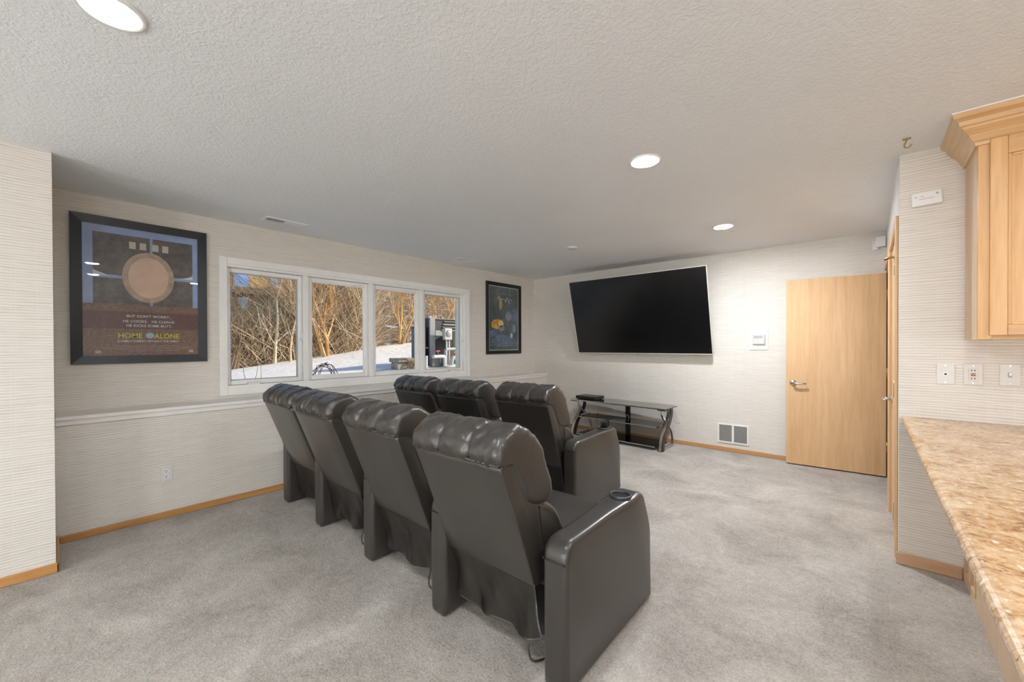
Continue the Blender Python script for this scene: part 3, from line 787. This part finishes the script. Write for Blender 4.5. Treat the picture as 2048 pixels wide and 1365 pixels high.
# ---------------------------------------------------------------- posters
def text(parent, s, x, z, size, mat, y=-.0145, align='CENTER', name='lettering', xs=1.0, bold=0):
    c = bpy.data.curves.new(name, 'FONT'); c.body = s; c.size = size; c.align_x = align; c.align_y = 'CENTER'; c.extrude = .0002; c.offset = bold
    c.resolution_u = 3
    tmp = bpy.data.objects.new(name, c); COL.objects.link(tmp)
    me = bpy.data.meshes.new_from_object(tmp.evaluated_get(bpy.context.evaluated_depsgraph_get())); bpy.data.objects.remove(tmp)
    me.materials.clear(); me.materials.append(mat); o = bpy.data.objects.new(name, me); COL.objects.link(o); o.parent = parent
    o.location = (x, y, z); o.rotation_euler = (pi/2, 0, 0); o.scale = (xs, 1, 1); return o
def poly(name, pts, y, mat, parent):
    bm = bmesh.new(); bm.faces.new([bm.verts.new((x, y, z)) for x, z in pts]); return obj(name, bm, mat, parent)
def framed(loc, w, h, fw, label, tilt=0):
    t = thing('framed_poster', label, 'poster', loc, pi/2)
    t.rotation_euler = (0, tilt, pi/2) if False else (0, 0, pi/2)
    a, b_ = w/2, h/2
    def mitre(p):
        bm = bmesh.new(); lo = [bm.verts.new((x, 0, z)) for x, z in p]; up = [bm.verts.new((x, (-.026 if i in (0, 1) else -.018), z)) for i, (x, z) in enumerate(p)]
        bm.faces.new(lo); bm.faces.new(up)
        for i in range(4): bm.faces.new((lo[i], lo[(i+1) % 4], up[(i+1) % 4], up[i]))
        obj('frame_side', bm, BLACKP, t)
    mitre([(-a, -b_), (a, -b_), (a-fw, -b_+fw), (-a+fw, -b_+fw)]); mitre([(-a, b_), (a, b_), (a-fw, b_-fw), (-a+fw, b_-fw)])
    mitre([(-a, -b_), (-a, b_), (-a+fw, b_-fw), (-a+fw, -b_+fw)]); mitre([(a, -b_), (a, b_), (a-fw, b_-fw), (a-fw, -b_+fw)])
    box('backing_board', (-a+.01, a-.01, -.008, 0, -b_+.01, b_-.01), BLACK, t)
    return t, a-fw, b_-fw
def printmat(name, c, c2=None, scale=8, rough=.4):
    t = NT(name); v = t.pos(obj=True); n = t.noise(v, scale, 5, .7)
    t.color(t.ramp(n, [(.38, c), (.62, c2 or c)])); t.set(Roughness=rough); return t.m
p1, a, b_ = framed((-W, .4565, 1.738), .800, 1.108, .062, 'large black framed poster, blue and brown with a peach disc, left of the window')
sky_ = printmat('poster_blue', (.27, .36, .62), (.33, .43, .70)); darkp = printmat('poster_night', (.06, .052, .05), (.15, .12, .105), 14)
brn = printmat('poster_brown', (.13, .07, .05), (.26, .145, .10), 70); mar = printmat('poster_maroon', (.09, .03, .026), (.15, .06, .05), 60)
peach = printmat('poster_peach', (.70, .46, .32), (.80, .58, .44), 5); tan = printmat('poster_tan', (.40, .28, .18), (.55, .42, .29), 16); whi = printmat('poster_white', (.72, .74, .78)); yel = printmat('poster_yellow', (.80, .72, .06))
def rr(x0, x1, z0, z1, r=(0, 0, 0, 0)):
    pts = []
    for (cx, cz, rad, a0) in ((x1-r[0], z1-r[0], r[0], 0), (x0+r[1], z1-r[1], r[1], 90), (x0+r[2], z0+r[2], r[2], 180), (x1-r[3], z0+r[3], r[3], 270)):
        if rad == 0: pts.append((cx, cz))
        else: pts += [(cx+rad*cos(R(a0+k*15)), cz+rad*sin(R(a0+k*15))) for k in range(7)]
    return pts
def ell(cx, cz, rx, rz, n=40, p=2.0):
    o = []
    for k in range(n):
        c, s = cos(2*pi*k/n), sin(2*pi*k/n)
        o.append((cx+rx*math.copysign(abs(c)**(2/p), c), cz+rz*math.copysign(abs(s)**(2/p), s)))
    return o
poly('print_ground', rr(-a, a, -b_, b_), -.0090, sky_, p1)
fx = lambda u: -a + 2*a*u
fz = lambda v: b_ - 2*b_*v
poly('pane_patch', rr(fx(.08), fx(.55), fz(.375), fz(.055), (0, 0, .05, 0)), -.0094, darkp, p1)
poly('pane_patch', rr(fx(.575), fx(.95), fz(.355), fz(.055), (0, 0, 0, .05)), -.0094, darkp, p1)
poly('pane_patch', rr(fx(.08), fx(.55), fz(.66), fz(.40), (0, 0, 0, 0)), -.0094, darkp, p1)
poly('pane_patch', rr(fx(.575), fx(.95), fz(.66), fz(.38), (0, 0, 0, 0)), -.0094, darkp, p1)
bm = bmesh.new(); rp = random.Random(3)
for k in range(260):
    u, v = rp.uniform(.09, .94), rp.uniform(.06, .60); s = rp.uniform(.0006, .0018)
    if .53 < u < .59: continue
    x, z = fx(u), fz(v); bm.faces.new([bm.verts.new((x+dx*s, -.0097, z+dz*s)) for dx, dz in ((1, 0), (0, 1), (-1, 0), (0, -1))])
obj('snow_specks', bm, whi, p1)['kind'] = 'stuff'
for u in (.40, .49, .60, .69): poly('light_patch', rr(fx(u-.028), fx(u+.028), fz(.155), fz(.10)), -.0098, printmat('poster_cream', (.55, .52, .42), (.66, .63, .53)), p1)
for q in ((.08, .30, .345, .385), (.78, .95, .33, .36)):
    poly('snow_curve', [(fx(q[0]), fz(q[3])), (fx(q[1]), fz(q[3])), (fx((q[0]+q[1])/2), fz(q[3]-.008)), (fx(q[0]) if q[0] < .5 else fx(q[1]), fz(q[2]))] if q[0] < .5 else [(fx(q[0]), fz(q[3])), (fx(q[1]), fz(q[3])), (fx(q[1]), fz(q[2])), (fx((q[0]+q[1])/2), fz(q[3]-.008))], -.0099, whi, p1)
poly('brown_field', rr(fx(0), fx(1), fz(1), fz(.60)), -.0102, brn, p1)
poly('tan_disc', ell(fx(.54), fz(.375), .155, .200), -.0106, tan, p1)
poly('peach_disc', ell(fx(.54), fz(.375), .120, .160), -.0110, peach, p1)
poly('maroon_band', rr(fx(.0), fx(1), fz(.79), fz(.655)), -.0114, mar, p1)
text(p1, "BUT DON'T WORRY...", fx(.545), fz(.690), .0275, whi, bold=.0002); text(p1, "HE COOKS.   HE CLEANS.", fx(.545), fz(.731), .0275, whi, bold=.0002); text(p1, "HE KICKS SOME BUTT.", fx(.545), fz(.765), .0275, whi, bold=.0002)
text(p1, "HOME", fx(.375), fz(.846), .0545, yel, xs=.92, bold=.0002); text(p1, "ALONE", fx(.70), fz(.848), .0545, yel, xs=.88, bold=.0002)
text(p1, "A FAMILY COMEDY WITHOUT THE FAMILY", fx(.54), fz(.889), .0205, whi, xs=.93, bold=.0002)
poly('pale_blue_blob', ell(fx(.545), fz(.842), .026, .022, 16), -.0118, printmat('poster_pale_blue', (.36, .50, .66)), p1)
for j, (u0, u1) in enumerate(((.25, .82), (.14, .93), (.16, .92), (.36, .80))):
    bm = bmesh.new(); x = fx(u0)
    while x < fx(u1):
        s = rp.uniform(.006, .018); bm.faces.new([bm.verts.new((xx, -.0118, zz)) for xx, zz in ((x, fz(.922+.013*j)), (x+s, fz(.922+.013*j)), (x+s, fz(.928+.013*j)), (x, fz(.928+.013*j)))]); x += s+.004
    o = obj('credit_line', bm, printmat('poster_credit', (.34, .24, .18)), p1)
for u in (.115, .93): poly('credit_mark', rr(fx(u-.022), fx(u+.022), fz(.982), fz(.960)), -.0118, printmat('poster_credit2', (.50, .40, .30)), p1)
g1 = glass_pane('poster_glass', (.97, .97, .97), 1.0, 1.45)
box('glazing', (-a, a, -.0165, -.0155, -b_, b_), g1, p1)

p2, a, b_ = framed((-W, 4.676, 1.735), .800, 1.110, .052, 'black framed dark teal poster with an orange glow, right of the window')
t = NT('poster_teal'); v = t.pos((3, 3, 3), obj=True); n = t.noise(v, 1.6, 5, .65)
colr = t.ramp(n, [(.30, (.05, .07, .07)), (.52, (.12, .155, .155)), (.75, (.24, .28, .33))])
t.color(colr); t.set(Roughness=.4); teal = t.m
crm = printmat('poster_cream_border', (.55, .58, .54))
poly('print_border', rr(-a, a, -b_, b_), -.0090, crm, p2); a2, b2 = a-.014, b_-.014
poly('print_ground', rr(-a2, a2, -b2, b2), -.0094, teal, p2)
fx = lambda u: -a2 + 2*a2*u
fz = lambda v: b2 - 2*b2*v
org = printmat('poster_orange', (.55, .22, .03), (.85, .55, .12), 10); blu = printmat('poster_slate', (.10, .15, .24), (.20, .27, .38), 12); lav = printmat('poster_lavender', (.22, .25, .34), (.34, .36, .44), 16)
def blob(name, cx, cz, rx, rz, mat, y, seed):
    poly(name, [(fx(cx + rx*cos(2*pi*k/36)*(1+.28*noise.noise(Vector((cos(2*pi*k/36)*1.6, sin(2*pi*k/36)*1.6, seed))))), fz(cz + rz*sin(2*pi*k/36)*(1+.28*noise.noise(Vector((cos(2*pi*k/36)*1.6, sin(2*pi*k/36)*1.6, seed+9)))))) for k in range(36)], y, mat, p2)
blob('slate_patch', .5, .86, .40, .09, blu, -.0098, 1); blob('slate_patch', .86, .44, .13, .11, blu, -.0098, 2)
blob('orange_glow', .27, .60, .21, .075, org, -.0100, 3); blob('yellow_glow', .38, .585, .085, .055, printmat('poster_gold', (.80, .58, .12), (.92, .76, .30)), -.0102, 4)
blob('gold_streak', .38, .27, .055, .10, printmat('poster_ochre', (.45, .30, .08), (.60, .44, .16)), -.0102, 5)
blob('lavender_patch', .66, .46, .12, .07, lav, -.0102, 6); blob('lavender_patch', .42, .66, .09, .05, lav, -.0102, 7); blob('pale_spark', .76, .77, .045, .04, whi, -.0104, 8); blob('blue_spark', .86, .66, .06, .07, printmat('poster_azure', (.16, .32, .55), (.30, .48, .70)), -.0103, 11); blob('slate_patch', .14, .74, .13, .055, blu, -.0101, 12)
scr = catmull([(fx(.28), -.0106, fz(.205)), (fx(.31), -.0106, fz(.15)), (fx(.35), -.0106, fz(.165)), (fx(.31), -.0106, fz(.185)), (fx(.40), -.0106, fz(.20)), (fx(.44), -.0106, fz(.175)), (fx(.47), -.0106, fz(.20)), (fx(.53), -.0106, fz(.185)), (fx(.545), -.0106, fz(.235)), (fx(.60), -.0106, fz(.155)), (fx(.62), -.0106, fz(.19)), (fx(.70), -.0106, fz(.255)), (fx(.66), -.0106, fz(.20)), (fx(.73), -.0106, fz(.185)), (fx(.78), -.0106, fz(.205))], 5)
obj('script_stroke', tube_bm(scr, .0035, 5), whi, p2)
for j, (u0, u1, v) in enumerate(((.44, .58, .082), (.32, .74, .105), (.05, .24, .885), (.05, .3, .92), (.30, .75, .90), (.28, .72, .935), (.78, .95, .89), (.75, .95, .93))):
    bm = bmesh.new(); x = fx(u0)
    while x < fx(u1):
        s = rp.uniform(.008, .022); bm.faces.new([bm.verts.new((xx, -.0106, zz)) for xx, zz in ((x, fz(v)), (x+s, fz(v)), (x+s, fz(v+.009)), (x, fz(v+.009)))]); x += s+.005
    obj('credit_line', bm, lav, p2)
box('glazing', (-a, a, -.0165, -.0155, -b_, b_), g1, p2)

# ---------------------------------------------------------------- cabinets and counter
uc = thing('wall_cabinet', 'oak upper kitchen cabinet with crown moulding on the counter wall', 'cabinet', (.406, QY, 0))
UD, UZ0, UZ1, UW = .333, 1.335, 2.33, 1.30
box('carcass', (0, UW, -UD+.02, 0, UZ0, UZ1), OAKPALE, uc, .001)
# face frame
box('frame_stile', (0, .048, -UD, -UD+.02, UZ0, UZ1), OAKCAB, uc, .002); box('frame_rail', (.048, UW, -UD, -UD+.02, UZ0, UZ0+.04), OAKX, uc); box('frame_rail', (.048, UW, -UD, -UD+.02, UZ1-.05, UZ1), OAKX, uc)
def panel_door(parent, x0, x1, y, z0, z1, st_w, rt, rb, mh=OAKX, mv=OAKCAB):
    d = thing('cabinet_door', None, None); d.parent = parent
    box('stile', (x0, x0+st_w, y-.020, y, z0, z1), mv, d, .003); box('stile', (x1-st_w, x1, y-.020, y, z0, z1), mv, d, .003)
    box('rail', (x0+st_w, x1-st_w, y-.020, y, z1-rt, z1), mh, d, .003); box('rail', (x0+st_w, x1-st_w, y-.020, y, z0, z0+rb), mh, d, .003)
    box('door_panel', (x0+st_w, x1-st_w, y-.010, y-.002, z0+rt*0+rb, z1-rt), mv, d, .002)
    m = .012
    for q in ((x0+st_w, x0+st_w+m, y-.015, y-.008, z0+rb, z1-rt), (x1-st_w-m, x1-st_w, y-.015, y-.008, z0+rb, z1-rt), (x0+st_w+m, x1-st_w-m, y-.015, y-.008, z1-rt-m, z1-rt), (x0+st_w+m, x1-st_w-m, y-.015, y-.008, z0+rb, z0+rb+m)):
        box('panel_bead', q, mv, d, .003)
    return d
panel_door(uc, .036, .446, -UD, UZ0+.020, 2.300, .056, .085, .050); panel_door(uc, .458, .868, -UD, UZ0+.020, 2.300, .056, .085, .050)
# crown: profile swept round the front-left corner with a mitre
prof = [(0, 2.285), (.010, 2.285), (.014, 2.300), (.020, 2.305), (.034, 2.335), (.058, 2.362), (.062, 2.372), (.070, 2.376), (.074, 2.396), (.092, 2.410), (.096, 2.434), (0, 2.434)]
bm = bmesh.new(); A_, B_ = [], []
for d, z in prof:
    A_.append(bm.verts.new((-d, 0, z))); B_.append(bm.verts.new((-d, -UD-d, z)))
for i in range(len(prof)-1): bm.faces.new((A_[i], A_[i+1], B_[i+1], B_[i]))
bm.faces.new(A_)
obj('crown_moulding', bm, OAKY, uc)
bm = bmesh.new(); A_, B_ = [], []
for d, z in prof:
    A_.append(bm.verts.new((-d, -UD-d, z))); B_.append(bm.verts.new((UW, -UD-d, z)))
for i in range(len(prof)-1): bm.faces.new((A_[i], A_[i+1], B_[i+1], B_[i]))
obj('crown_moulding', bm, OAKX, uc)
box('caulk_strip', (-.099, UW, -UD-.099, 0, 2.4335, H-.001), WHITE, uc)

# granite worktop with a bullnose left edge
CT0, CT1, CTZ, CTH = .155, 1.25, .885, .036
P = [Vector((CT1, CTZ)), Vector((CT0+.018, CTZ))]
P += [Vector((CT0+.018-.018*sin(pi*k/8), CTZ-CTH/2+CTH/2*cos(pi*k/8))) for k in range(1, 8)]
P += [Vector((CT0+.018, CTZ-CTH)), Vector((CT1, CTZ-CTH))]
bm = bmesh.new(); ny = 60; rows = []
for j in range(ny+1):
    y = .25 + (QY-.25)*j/ny
    rows.append([bm.verts.new((p.x, y, p.y)) for p in P])
for r0, r1 in zip(rows, rows[1:]):
    for i in range(len(P)): bm.faces.new((r0[i], r0[(i+1) % len(P)], r1[(i+1) % len(P)], r1[i]))
bm.faces.new(rows[0]); bm.faces.new(rows[-1])
tag(obj('granite_worktop', bm, GRAN), 'speckled tan granite worktop with a rounded edge at the right', 'worktop')
bc = thing('base_cabinet', 'oak base cabinet with panelled side under the granite worktop', 'cabinet', (.405, 0, 0))
box('carcass', (.029, .75, 2.10, QY, .0, CTZ-CTH), OAKPALE, bc)
for y0, y1 in ((3.295, QY), (3.125, 3.165), (2.900, 2.995)): box('end_stile', (0, .024, y0, y1, .0, CTZ-CTH), OAKPALE, bc, .003)
for y0, y1 in ((2.995, 3.125), (3.165, 3.295)):
    box('end_rail', (0, .024, y0, y1, .0, .055), OAKY, bc, .003); box('end_rail', (0, .024, y0, y1, .76, CTZ-CTH), OAKY, bc, .003)
    box('recessed_panel', (.0075, .030, y0, y1, .055, .76), OAKPALE, bc)
    for q in ((-.004, .010, y0-.004, y0+.010, .051, .76), (-.004, .010, y1-.010, y1+.004, .051, .76), (-.004, .010, y0+.010, y1-.010, .051, .066)): box('panel_bead', q, wood('oak_bead', (.50, .32, .18), (.64, .44, .27)) if 'oak_bead' not in bpy.data.materials else bpy.data.materials['oak_bead'], bc, .003)
box('shadow_gap', (.020, .029, 2.885, 2.900, .04, CTZ-CTH), DARKHOLE, bc)
bc2 = thing('end_panel_cabinet', 'plain oak cabinet side nearest the camera under the worktop', 'cabinet', (.405, 0, 0))
box('side_panel', (0, .018, .55, 2.885, .0, CTZ-CTH), OAKPALE, bc2, .002); box('carcass', (.018, .75, .55, 2.09, 0, CTZ-CTH), OAKPALE, bc2)

# ---------------------------------------------------------------- outside: snow, thicket, house, equipment
def gz(x, y):
    s = max(0, min(1, (-5.5-x)/6.5)); z = .82 + s*(-.03 + (y-2.8)*.127)*(1 if y < 14 else 14/y)
    far = max(0, -13.0-x)
    rr_ = y/max(1, -x)*26; t_ = max(0, min(1, (rr_-8.8)/5)); hf = .22 + .78*t_*t_*(3-2*t_)
    z += (.10*far + .012*far*far*(1 if far < 20 else 20/far))*hf - .35*exp(-((x+14.5)/1.8)**2)
    return z + .05*noise.noise(Vector((x*.5, y*.5, 0))) + .10*far**.5*noise.noise(Vector((x*.25, y*.25, 5)))
def terrain(x0, x1, y0, y1, nx, ny):
    bm = bmesh.new(); g = [[None]*(ny+1) for _ in range(nx+1)]
    for i in range(nx+1):
        for j in range(ny+1):
            x, y = x0+(x1-x0)*i/nx, y0+(y1-y0)*j/ny; g[i][j] = bm.verts.new((x, y, gz(x, y)))
    for i in range(nx):
        for j in range(ny): bm.faces.new((g[i][j], g[i+1][j], g[i+1][j+1], g[i][j+1]))
    return bm
o = struct('ground_snow', terrain(-13, -W-.2, -14, 26, 44, 100), snow(), 'snow covered yard outside the windows')
for p in o.data.polygons: p.use_smooth = True
o = struct('ground_hillside', terrain(-46, -13, -16, 60, 40, 60), hillside(), 'brown wooded hillside with patches of snow')
for p in o.data.polygons: p.use_smooth = True

BARKS = [bark('bark_gold', (.42, .22, .08), (.72, .47, .22)), bark('bark_tan', (.42, .29, .16), (.78, .60, .40)), bark('bark_brown', (.13, .085, .05), (.34, .24, .15)), bark('bark_pale', (.60, .49, .34), (.88, .78, .60))]
def grow(bm, p, d, L, r, depth, rng, n):
    pts = [p]; rads = [r]; q = p.copy(); dd = d.copy(); k = 3
    for i in range(k):
        dd = (dd + Vector((rng.uniform(-.22, .22), rng.uniform(-.22, .22), rng.uniform(-.08, .14)))).normalized()
        q = q + dd*L/k; pts.append(q.copy()); rads.append(r*(1-.55*(i+1)/k))
    tube(bm, pts, rads, n, False)
    if depth == 0: return
    for c in range(rng.choice((3, 4, 4, 5))):
        i = rng.randint(1, k); b = pts[i]
        ax = Vector((rng.uniform(-1, 1), rng.uniform(-1, 1), rng.uniform(-.25, .65))).normalized()
        grow(bm, b, (dd*.85 + ax*.75).normalized(), L*rng.uniform(.52, .78), max(.0035, rads[i]*.62), depth-1, rng, 3)
def tree(x, y, h, r, seed, mat, label, lean=0, stems=1, name='bare_tree'):
    rng = random.Random(seed); bm = bmesh.new(); b = Vector((0, 0, -.05))
    for s in range(stems):
        d = Vector((rng.uniform(-.15, .15)+(rng.uniform(-.5, .5) if stems > 1 else 0), lean+rng.uniform(-.12, .12)+(rng.uniform(-.5, .5) if stems > 1 else 0), 1)).normalized()
        grow(bm, b + Vector((rng.uniform(-.1, .1), rng.uniform(-.1, .1), 0)), d, h*.48, r, 4 if stems < 3 else 3, rng, 5)
    o = obj(name, bm, mat); o.location = (x, y, gz(x, y)); tag(o, label, 'tree' if name == 'bare_tree' else 'shrub', 'bare trees outside the window'); return o
tree(-11.6, 3.72, 3.6, .045, 11, BARKS[3], 'pale slender bare tree in the middle of the first window pane')
tree(-11.2, 4.05, 2.6, .035, 12, BARKS[1], 'thin tan bare tree at the right of the first window pane', .1)
tree(-11.3, 2.75, 2.6, .03, 13, BARKS[2], 'brown bare bush at the left of the first window pane', 0, 4, 'bare_shrub')
tree(-11.8, 3.30, 2.4, .03, 14, BARKS[1], 'tan twiggy bush low in the first window pane', 0, 4, 'bare_shrub')
tree(-11.4, 5.00, 3.4, .060, 15, BARKS[0], 'golden forked bare tree in the second window pane', -.05, 2)
tree(-12.2, 5.65, 3.0, .030, 16, BARKS[2], 'brown bare bush at the right of the second window pane', 0, 4, 'bare_shrub')
tree(-11.8, 7.55, 3.4, .055, 17, BARKS[0], 'golden bare tree right of centre in the third window pane', .05, 2)
tree(-12.0, 6.85, 3.2, .030, 18, BARKS[3], 'pale twiggy bush at the left of the third window pane', 0, 4, 'bare_shrub')
tree(-13.0, 8.65, 3.4, .030, 19, BARKS[1], 'tan bare bush at the right edge of the third window pane', 0, 4, 'bare_shrub')
tree(-12.5, 9.50, 4.0, .060, 20, BARKS[0], 'golden bare tree behind the grey equipment cabinet', 0, 2)
tree(-13.0, 10.9, 4.0, .035, 21, BARKS[1], 'tan bare bush behind the grey equipment cabinet', 0, 4, 'bare_shrub')
tree(-14.5, 4.6, 4.6, .040, 22, BARKS[2], 'dark bare tree far behind the second window pane')
tree(-15.0, 7.4, 5.0, .045, 23, BARKS[3], 'pale bare tree far behind the third window pane')
# dense thicket nobody could count
bm = bmesh.new(); rg = random.Random(5)
for k in range(12500):
    x = -11.6 - abs(rg.gauss(0, 3.2)); y = rg.uniform(1.2, 6.6)*(-x/11.6) - .2
    lowr = y/(-x) < .345
    L = rg.uniform(.5, 2.6)*(1 if x > -15 else 1.5)*(.62 if lowr else 1); z0 = gz(x, y) + max(0, rg.uniform(-1.0, .75 if lowr else 2.2))*(1 if x > -14 else 1.3)
    d = Vector((rg.uniform(-.5, .5), rg.uniform(-.7, .7), rg.uniform(.2, 1))).normalized()
    p = Vector((x, y, z0)); b = Vector((rg.uniform(-.2, .2), rg.uniform(-.2, .2), rg.uniform(-.25, .1)))
    tube(bm, [p, p+d*L*.5+b*.3, p+d*L+b*L*.5], [.0075, .005, .0025], 3, False)
me = mesh_of('twig_thicket', bm, BARKS[1]); me.materials.append(BARKS[2]); me.materials.append(BARKS[3])
for i, p in enumerate(me.polygons): p.material_index = (i//6*7919 % 13) % 3
tag(link('twig_thicket', me), 'dense tangle of bare twigs along the edge of the yard', 'thicket', None, 'stuff')
def sprig(x, y, n, h, seed, label, spread=.1):
    rng = random.Random(seed); bm = bmesh.new()
    for k in range(n):
        p = Vector((rng.uniform(-.02, .02)-spread+2*spread*k/max(1, n-1) if n > 1 else 0, (-spread+2*spread*k/max(1, n-1)), -.02)); t2 = p + Vector((rng.uniform(-.03, .03), rng.uniform(-.12, .12), h*rng.uniform(.7, 1)))
        tube(bm, [p, (p+t2)/2+Vector((0, rng.uniform(-.03, .03), 0)), t2], [.005, .004, .002], 4)
    o = obj('dry_stalk', bm, BARKS[2]); o.location = (x, y, gz(x, y)); tag(o, label, 'stalk')
sprig(-6.6, 1.86, 3, .42, 31, 'three thin dry stalks standing in snow at the first window pane', .07)
bm = bmesh.new(); rg2 = random.Random(8)
for k in range(11):
    s = rg2.choice((-1, 1)); y0 = rg2.uniform(-.05, .05); t = rg2.uniform(.35, 1.05)
    tube(bm, catmull([(0, y0, rg2.uniform(.18, .31)), (rg2.uniform(-.05, .05), s*.10*t+rg2.uniform(-.04, .04), rg2.uniform(.12, .22)), (rg2.uniform(-.08, .08), s*.22*t, .06), (0, s*.26*t, -.01)], 3), .006, 4)
o = obj('fallen_branch', bm, plain('dark_twig', (.05, .032, .022), .8)); o.location = (-6.4, 2.77, gz(-6.4, 2.77)); tag(o, 'small dark arched twig cluster in the snow at the second window pane', 'branch')
# neighbouring house
hs = thing('neighbour_house', 'wood sided house with blue reflecting windows behind the trees', 'house', (-26, 0, 0))
t = NT('house_siding'); _, _, zz = t.sep(t.pos()); sh = t.math('FRACT', t.math('DIVIDE', zz, .16)); t.color(t.ramp(sh, [(0, (.16, .085, .035)), (.12, (.42, .26, .12)), (1, (.56, .37, .19))])); t.set(Roughness=.7); SIDE = t.m
box('wall', (-5, 0, 3.6, 15.5, 1.5, 6.6), SIDE, hs); box('deck_band', (0, .9, 3.6, 11.0, 4.15, 4.50), plain('brown_deck', (.15, .10, .075), .7), hs)
box('roof', (-5.6, .7, 3.0, 16.1, 6.6, 6.9), plain('brown_roof', (.12, .09, .07), .8), hs)
skyglass = plain('sky_tinted_glass', (.30, .42, .72), .06, .9)  # blue of the reflected sky put into the pane colour
for (y0, y1, z0, z1) in ((6.40, 7.10, 4.60, 5.30), (6.60, 7.05, 3.40, 4.02), (5.70, 6.20, 3.40, 4.02), (5.70, 6.22, 4.60, 5.30), (9.15, 9.55, 3.45, 3.98), (8.2, 8.8, 4.7, 5.3), (10.4, 11.2, 4.7, 5.4)):
    w_ = box('house_window', (0, .05, y0-.07, y1+.07, z0-.07, z1+.07), plain('house_trim', (.33, .20, .10), .6), hs); box('window_pane', (.04, .06, y0, y1, z0, z1), skyglass, w_)
# equipment outside the last pane
G = gz(-6.6, 5.2)
eq = thing('equipment_cabinet', 'tall grey metal equipment cabinet with dark slots outside the last pane', 'cabinet', (-6.7, 5.45, G))
gmet = plain('grey_sheet_metal', (.13, .135, .145), .5); gl_ = plain('light_grey_metal', (.30, .31, .33), .45); dk = plain('dark_sheet', (.035, .036, .04), .55)
box('cabinet_body', (-.45, 0, -.43, .80, .0, .96), dk, eq, .01); box('corner_post', (-.02, .03, -.43, -.30, .02, .98), gl_, eq, .004)
box('lid', (-.47, .02, -.46, .82, .955, .985), gmet, eq, .006)
for k in range(4): box('louvre', (0, .025, -.12+.02*k, .62, .72+.062*k, .745+.062*k), gmet if k % 2 else gl_, eq, .004)
box('notice_plate', (0, .008, -.27, -.10, .62, .73), plain('notice_grey', (.42, .42, .41), .6), eq)
for k, yy in enumerate((.0, .18, .42)): obj('bolt', lathe([(.0005, .014), (.012, .014), (.014, 0)], 10, 'x'), gl_, eq).location = (.005, yy, .60)
bx2 = thing('dark_box_unit', 'dark narrow cabinet at the left of the grey equipment', 'cabinet', (-6.75, 4.93, G)); box('body', (-.3, 0, -.10, .05, 0, .78), gmet, bx2, .008); box('cap', (-.31, .01, -.11, .06, .78, .80), dk, bx2); 
obj('hose', tube_bm(catmull([(.02, -.03, .60), (.05, .0, .45), (.05, -.02, .28), (.02, -.04, .1)], 5), .012, 8), BLACK, bx2, True)
mt = thing('meter_box', 'pale grey round faced meter box on pipes by the equipment cabinet', 'meter', (-6.55, 5.34, G))
pvc = plain('grey_pipe', (.42, .44, .47), .4); pvcl = plain('pale_pipe', (.60, .61, .62), .4); red = plain('red_valve', (.42, .06, .04), .4)
box('meter_body', (0, .08, -.10, .10, .53, .77), plain('meter_grey', (.52, .52, .50), .5), mt, .015); obj('dial', lathe([(.0005, .095), (.06, .095), (.075, .08), (.075, .07)], 24, 'x'), plain('dial_grey', (.36, .37, .37), .3), mt, True).location = (0, 0, .66)
for yy in (-.02, .05): obj('conduit', tube_bm([(.03, yy, 0), (.03, yy, .54)], .018, 10), pvcl, mt, True)
obj('tank', tube_bm([(.02, .26, .36), (.02, .26, .72)], [.10, .10], 16), plain('olive_tank', (.30, .31, .26), .5), mt, True)
pp = thing('pipe_run', 'grey plastic pipes with red valve handles in front of the equipment', 'pipe', (-6.35, 5.1, G))
for pts, r_, m_ in (([(0, .06, -.02), (0, .06, .30), (0, .10, .34), (0, .50, .345)], .030, pvc), ([(.05, -.30, .20), (.05, -.06, .20), (.05, -.01, .17), (.05, .0, 0)], .034, pvcl), ([(.08, .14, .02), (.08, .16, .14), (.08, .22, .17), (.08, .55, .17)], .040, pvc), ([(.02, -.52, -.02), (.02, -.52, .20)], .036, pvcl), ([(.02, -.43, -.02), (.02, -.43, .22)], .030, pvcl)):
    obj('pipe', tube_bm(catmull(pts, 5), r_, 12), m_, pp, True)
obj('black_pipe', tube_bm(catmull([(-.02, -.56, -.02), (-.02, -.56, .32), (-.02, -.53, .36), (-.02, -.36, .37)], 6), .014, 8), BLACK, pp, True)
for y0, y1, z in ((.20, .30, .26), (.36, .52, .26), (-.24, -.14, .29)): box('valve_handle', (.05, .08, y0, y1, z, z+.028), red, pp, .008); 
for y0, z in ((.25, .17), (.43, .17), (-.19, .20)): obj('valve_stem', tube_bm([(.065, y0, z), (.065, y0, z+.10)], .010, 8), red, pp, True)
box('lower_unit', (-.12, -.02, -.26, .04, .0, .19), gmet, pp, .01)
sb = thing('stone_edging', 'small stacked grey stone blocks in the snow at the third window pane', 'stones', (-6.7, 4.33, gz(-6.7, 4.33)))
stn = printmat('field_stone', (.20, .18, .15), (.40, .36, .30), 9, .9)
box('stone', (-.16, .14, -.14, .24, .13, .21), stn, sb, .015); box('stone', (-.12, .10, -.12, .10, -.03, .13), stn, sb, .015); box('stone', (-.12, .10, .10, .24, -.03, .13), stn, sb, .015)
bm = bmesh.new(); rg3 = random.Random(2)
for k in range(120):
    p = Vector((rg3.uniform(.05, .22), rg3.uniform(.02, .34), rg3.uniform(0, .18))); q = p + Vector((rg3.uniform(-.05, .05), rg3.uniform(-.06, .06), rg3.uniform(-.02, .07))); tube(bm, [p, q], [.007, .003], 3)
o = obj('dry_grass_tuft', bm, BARKS[0]); o.location = (-6.7, 4.42, gz(-6.7, 4.42)); tag(o, 'tuft of dry golden grass beside the stone blocks', 'grass', None, 'stuff')
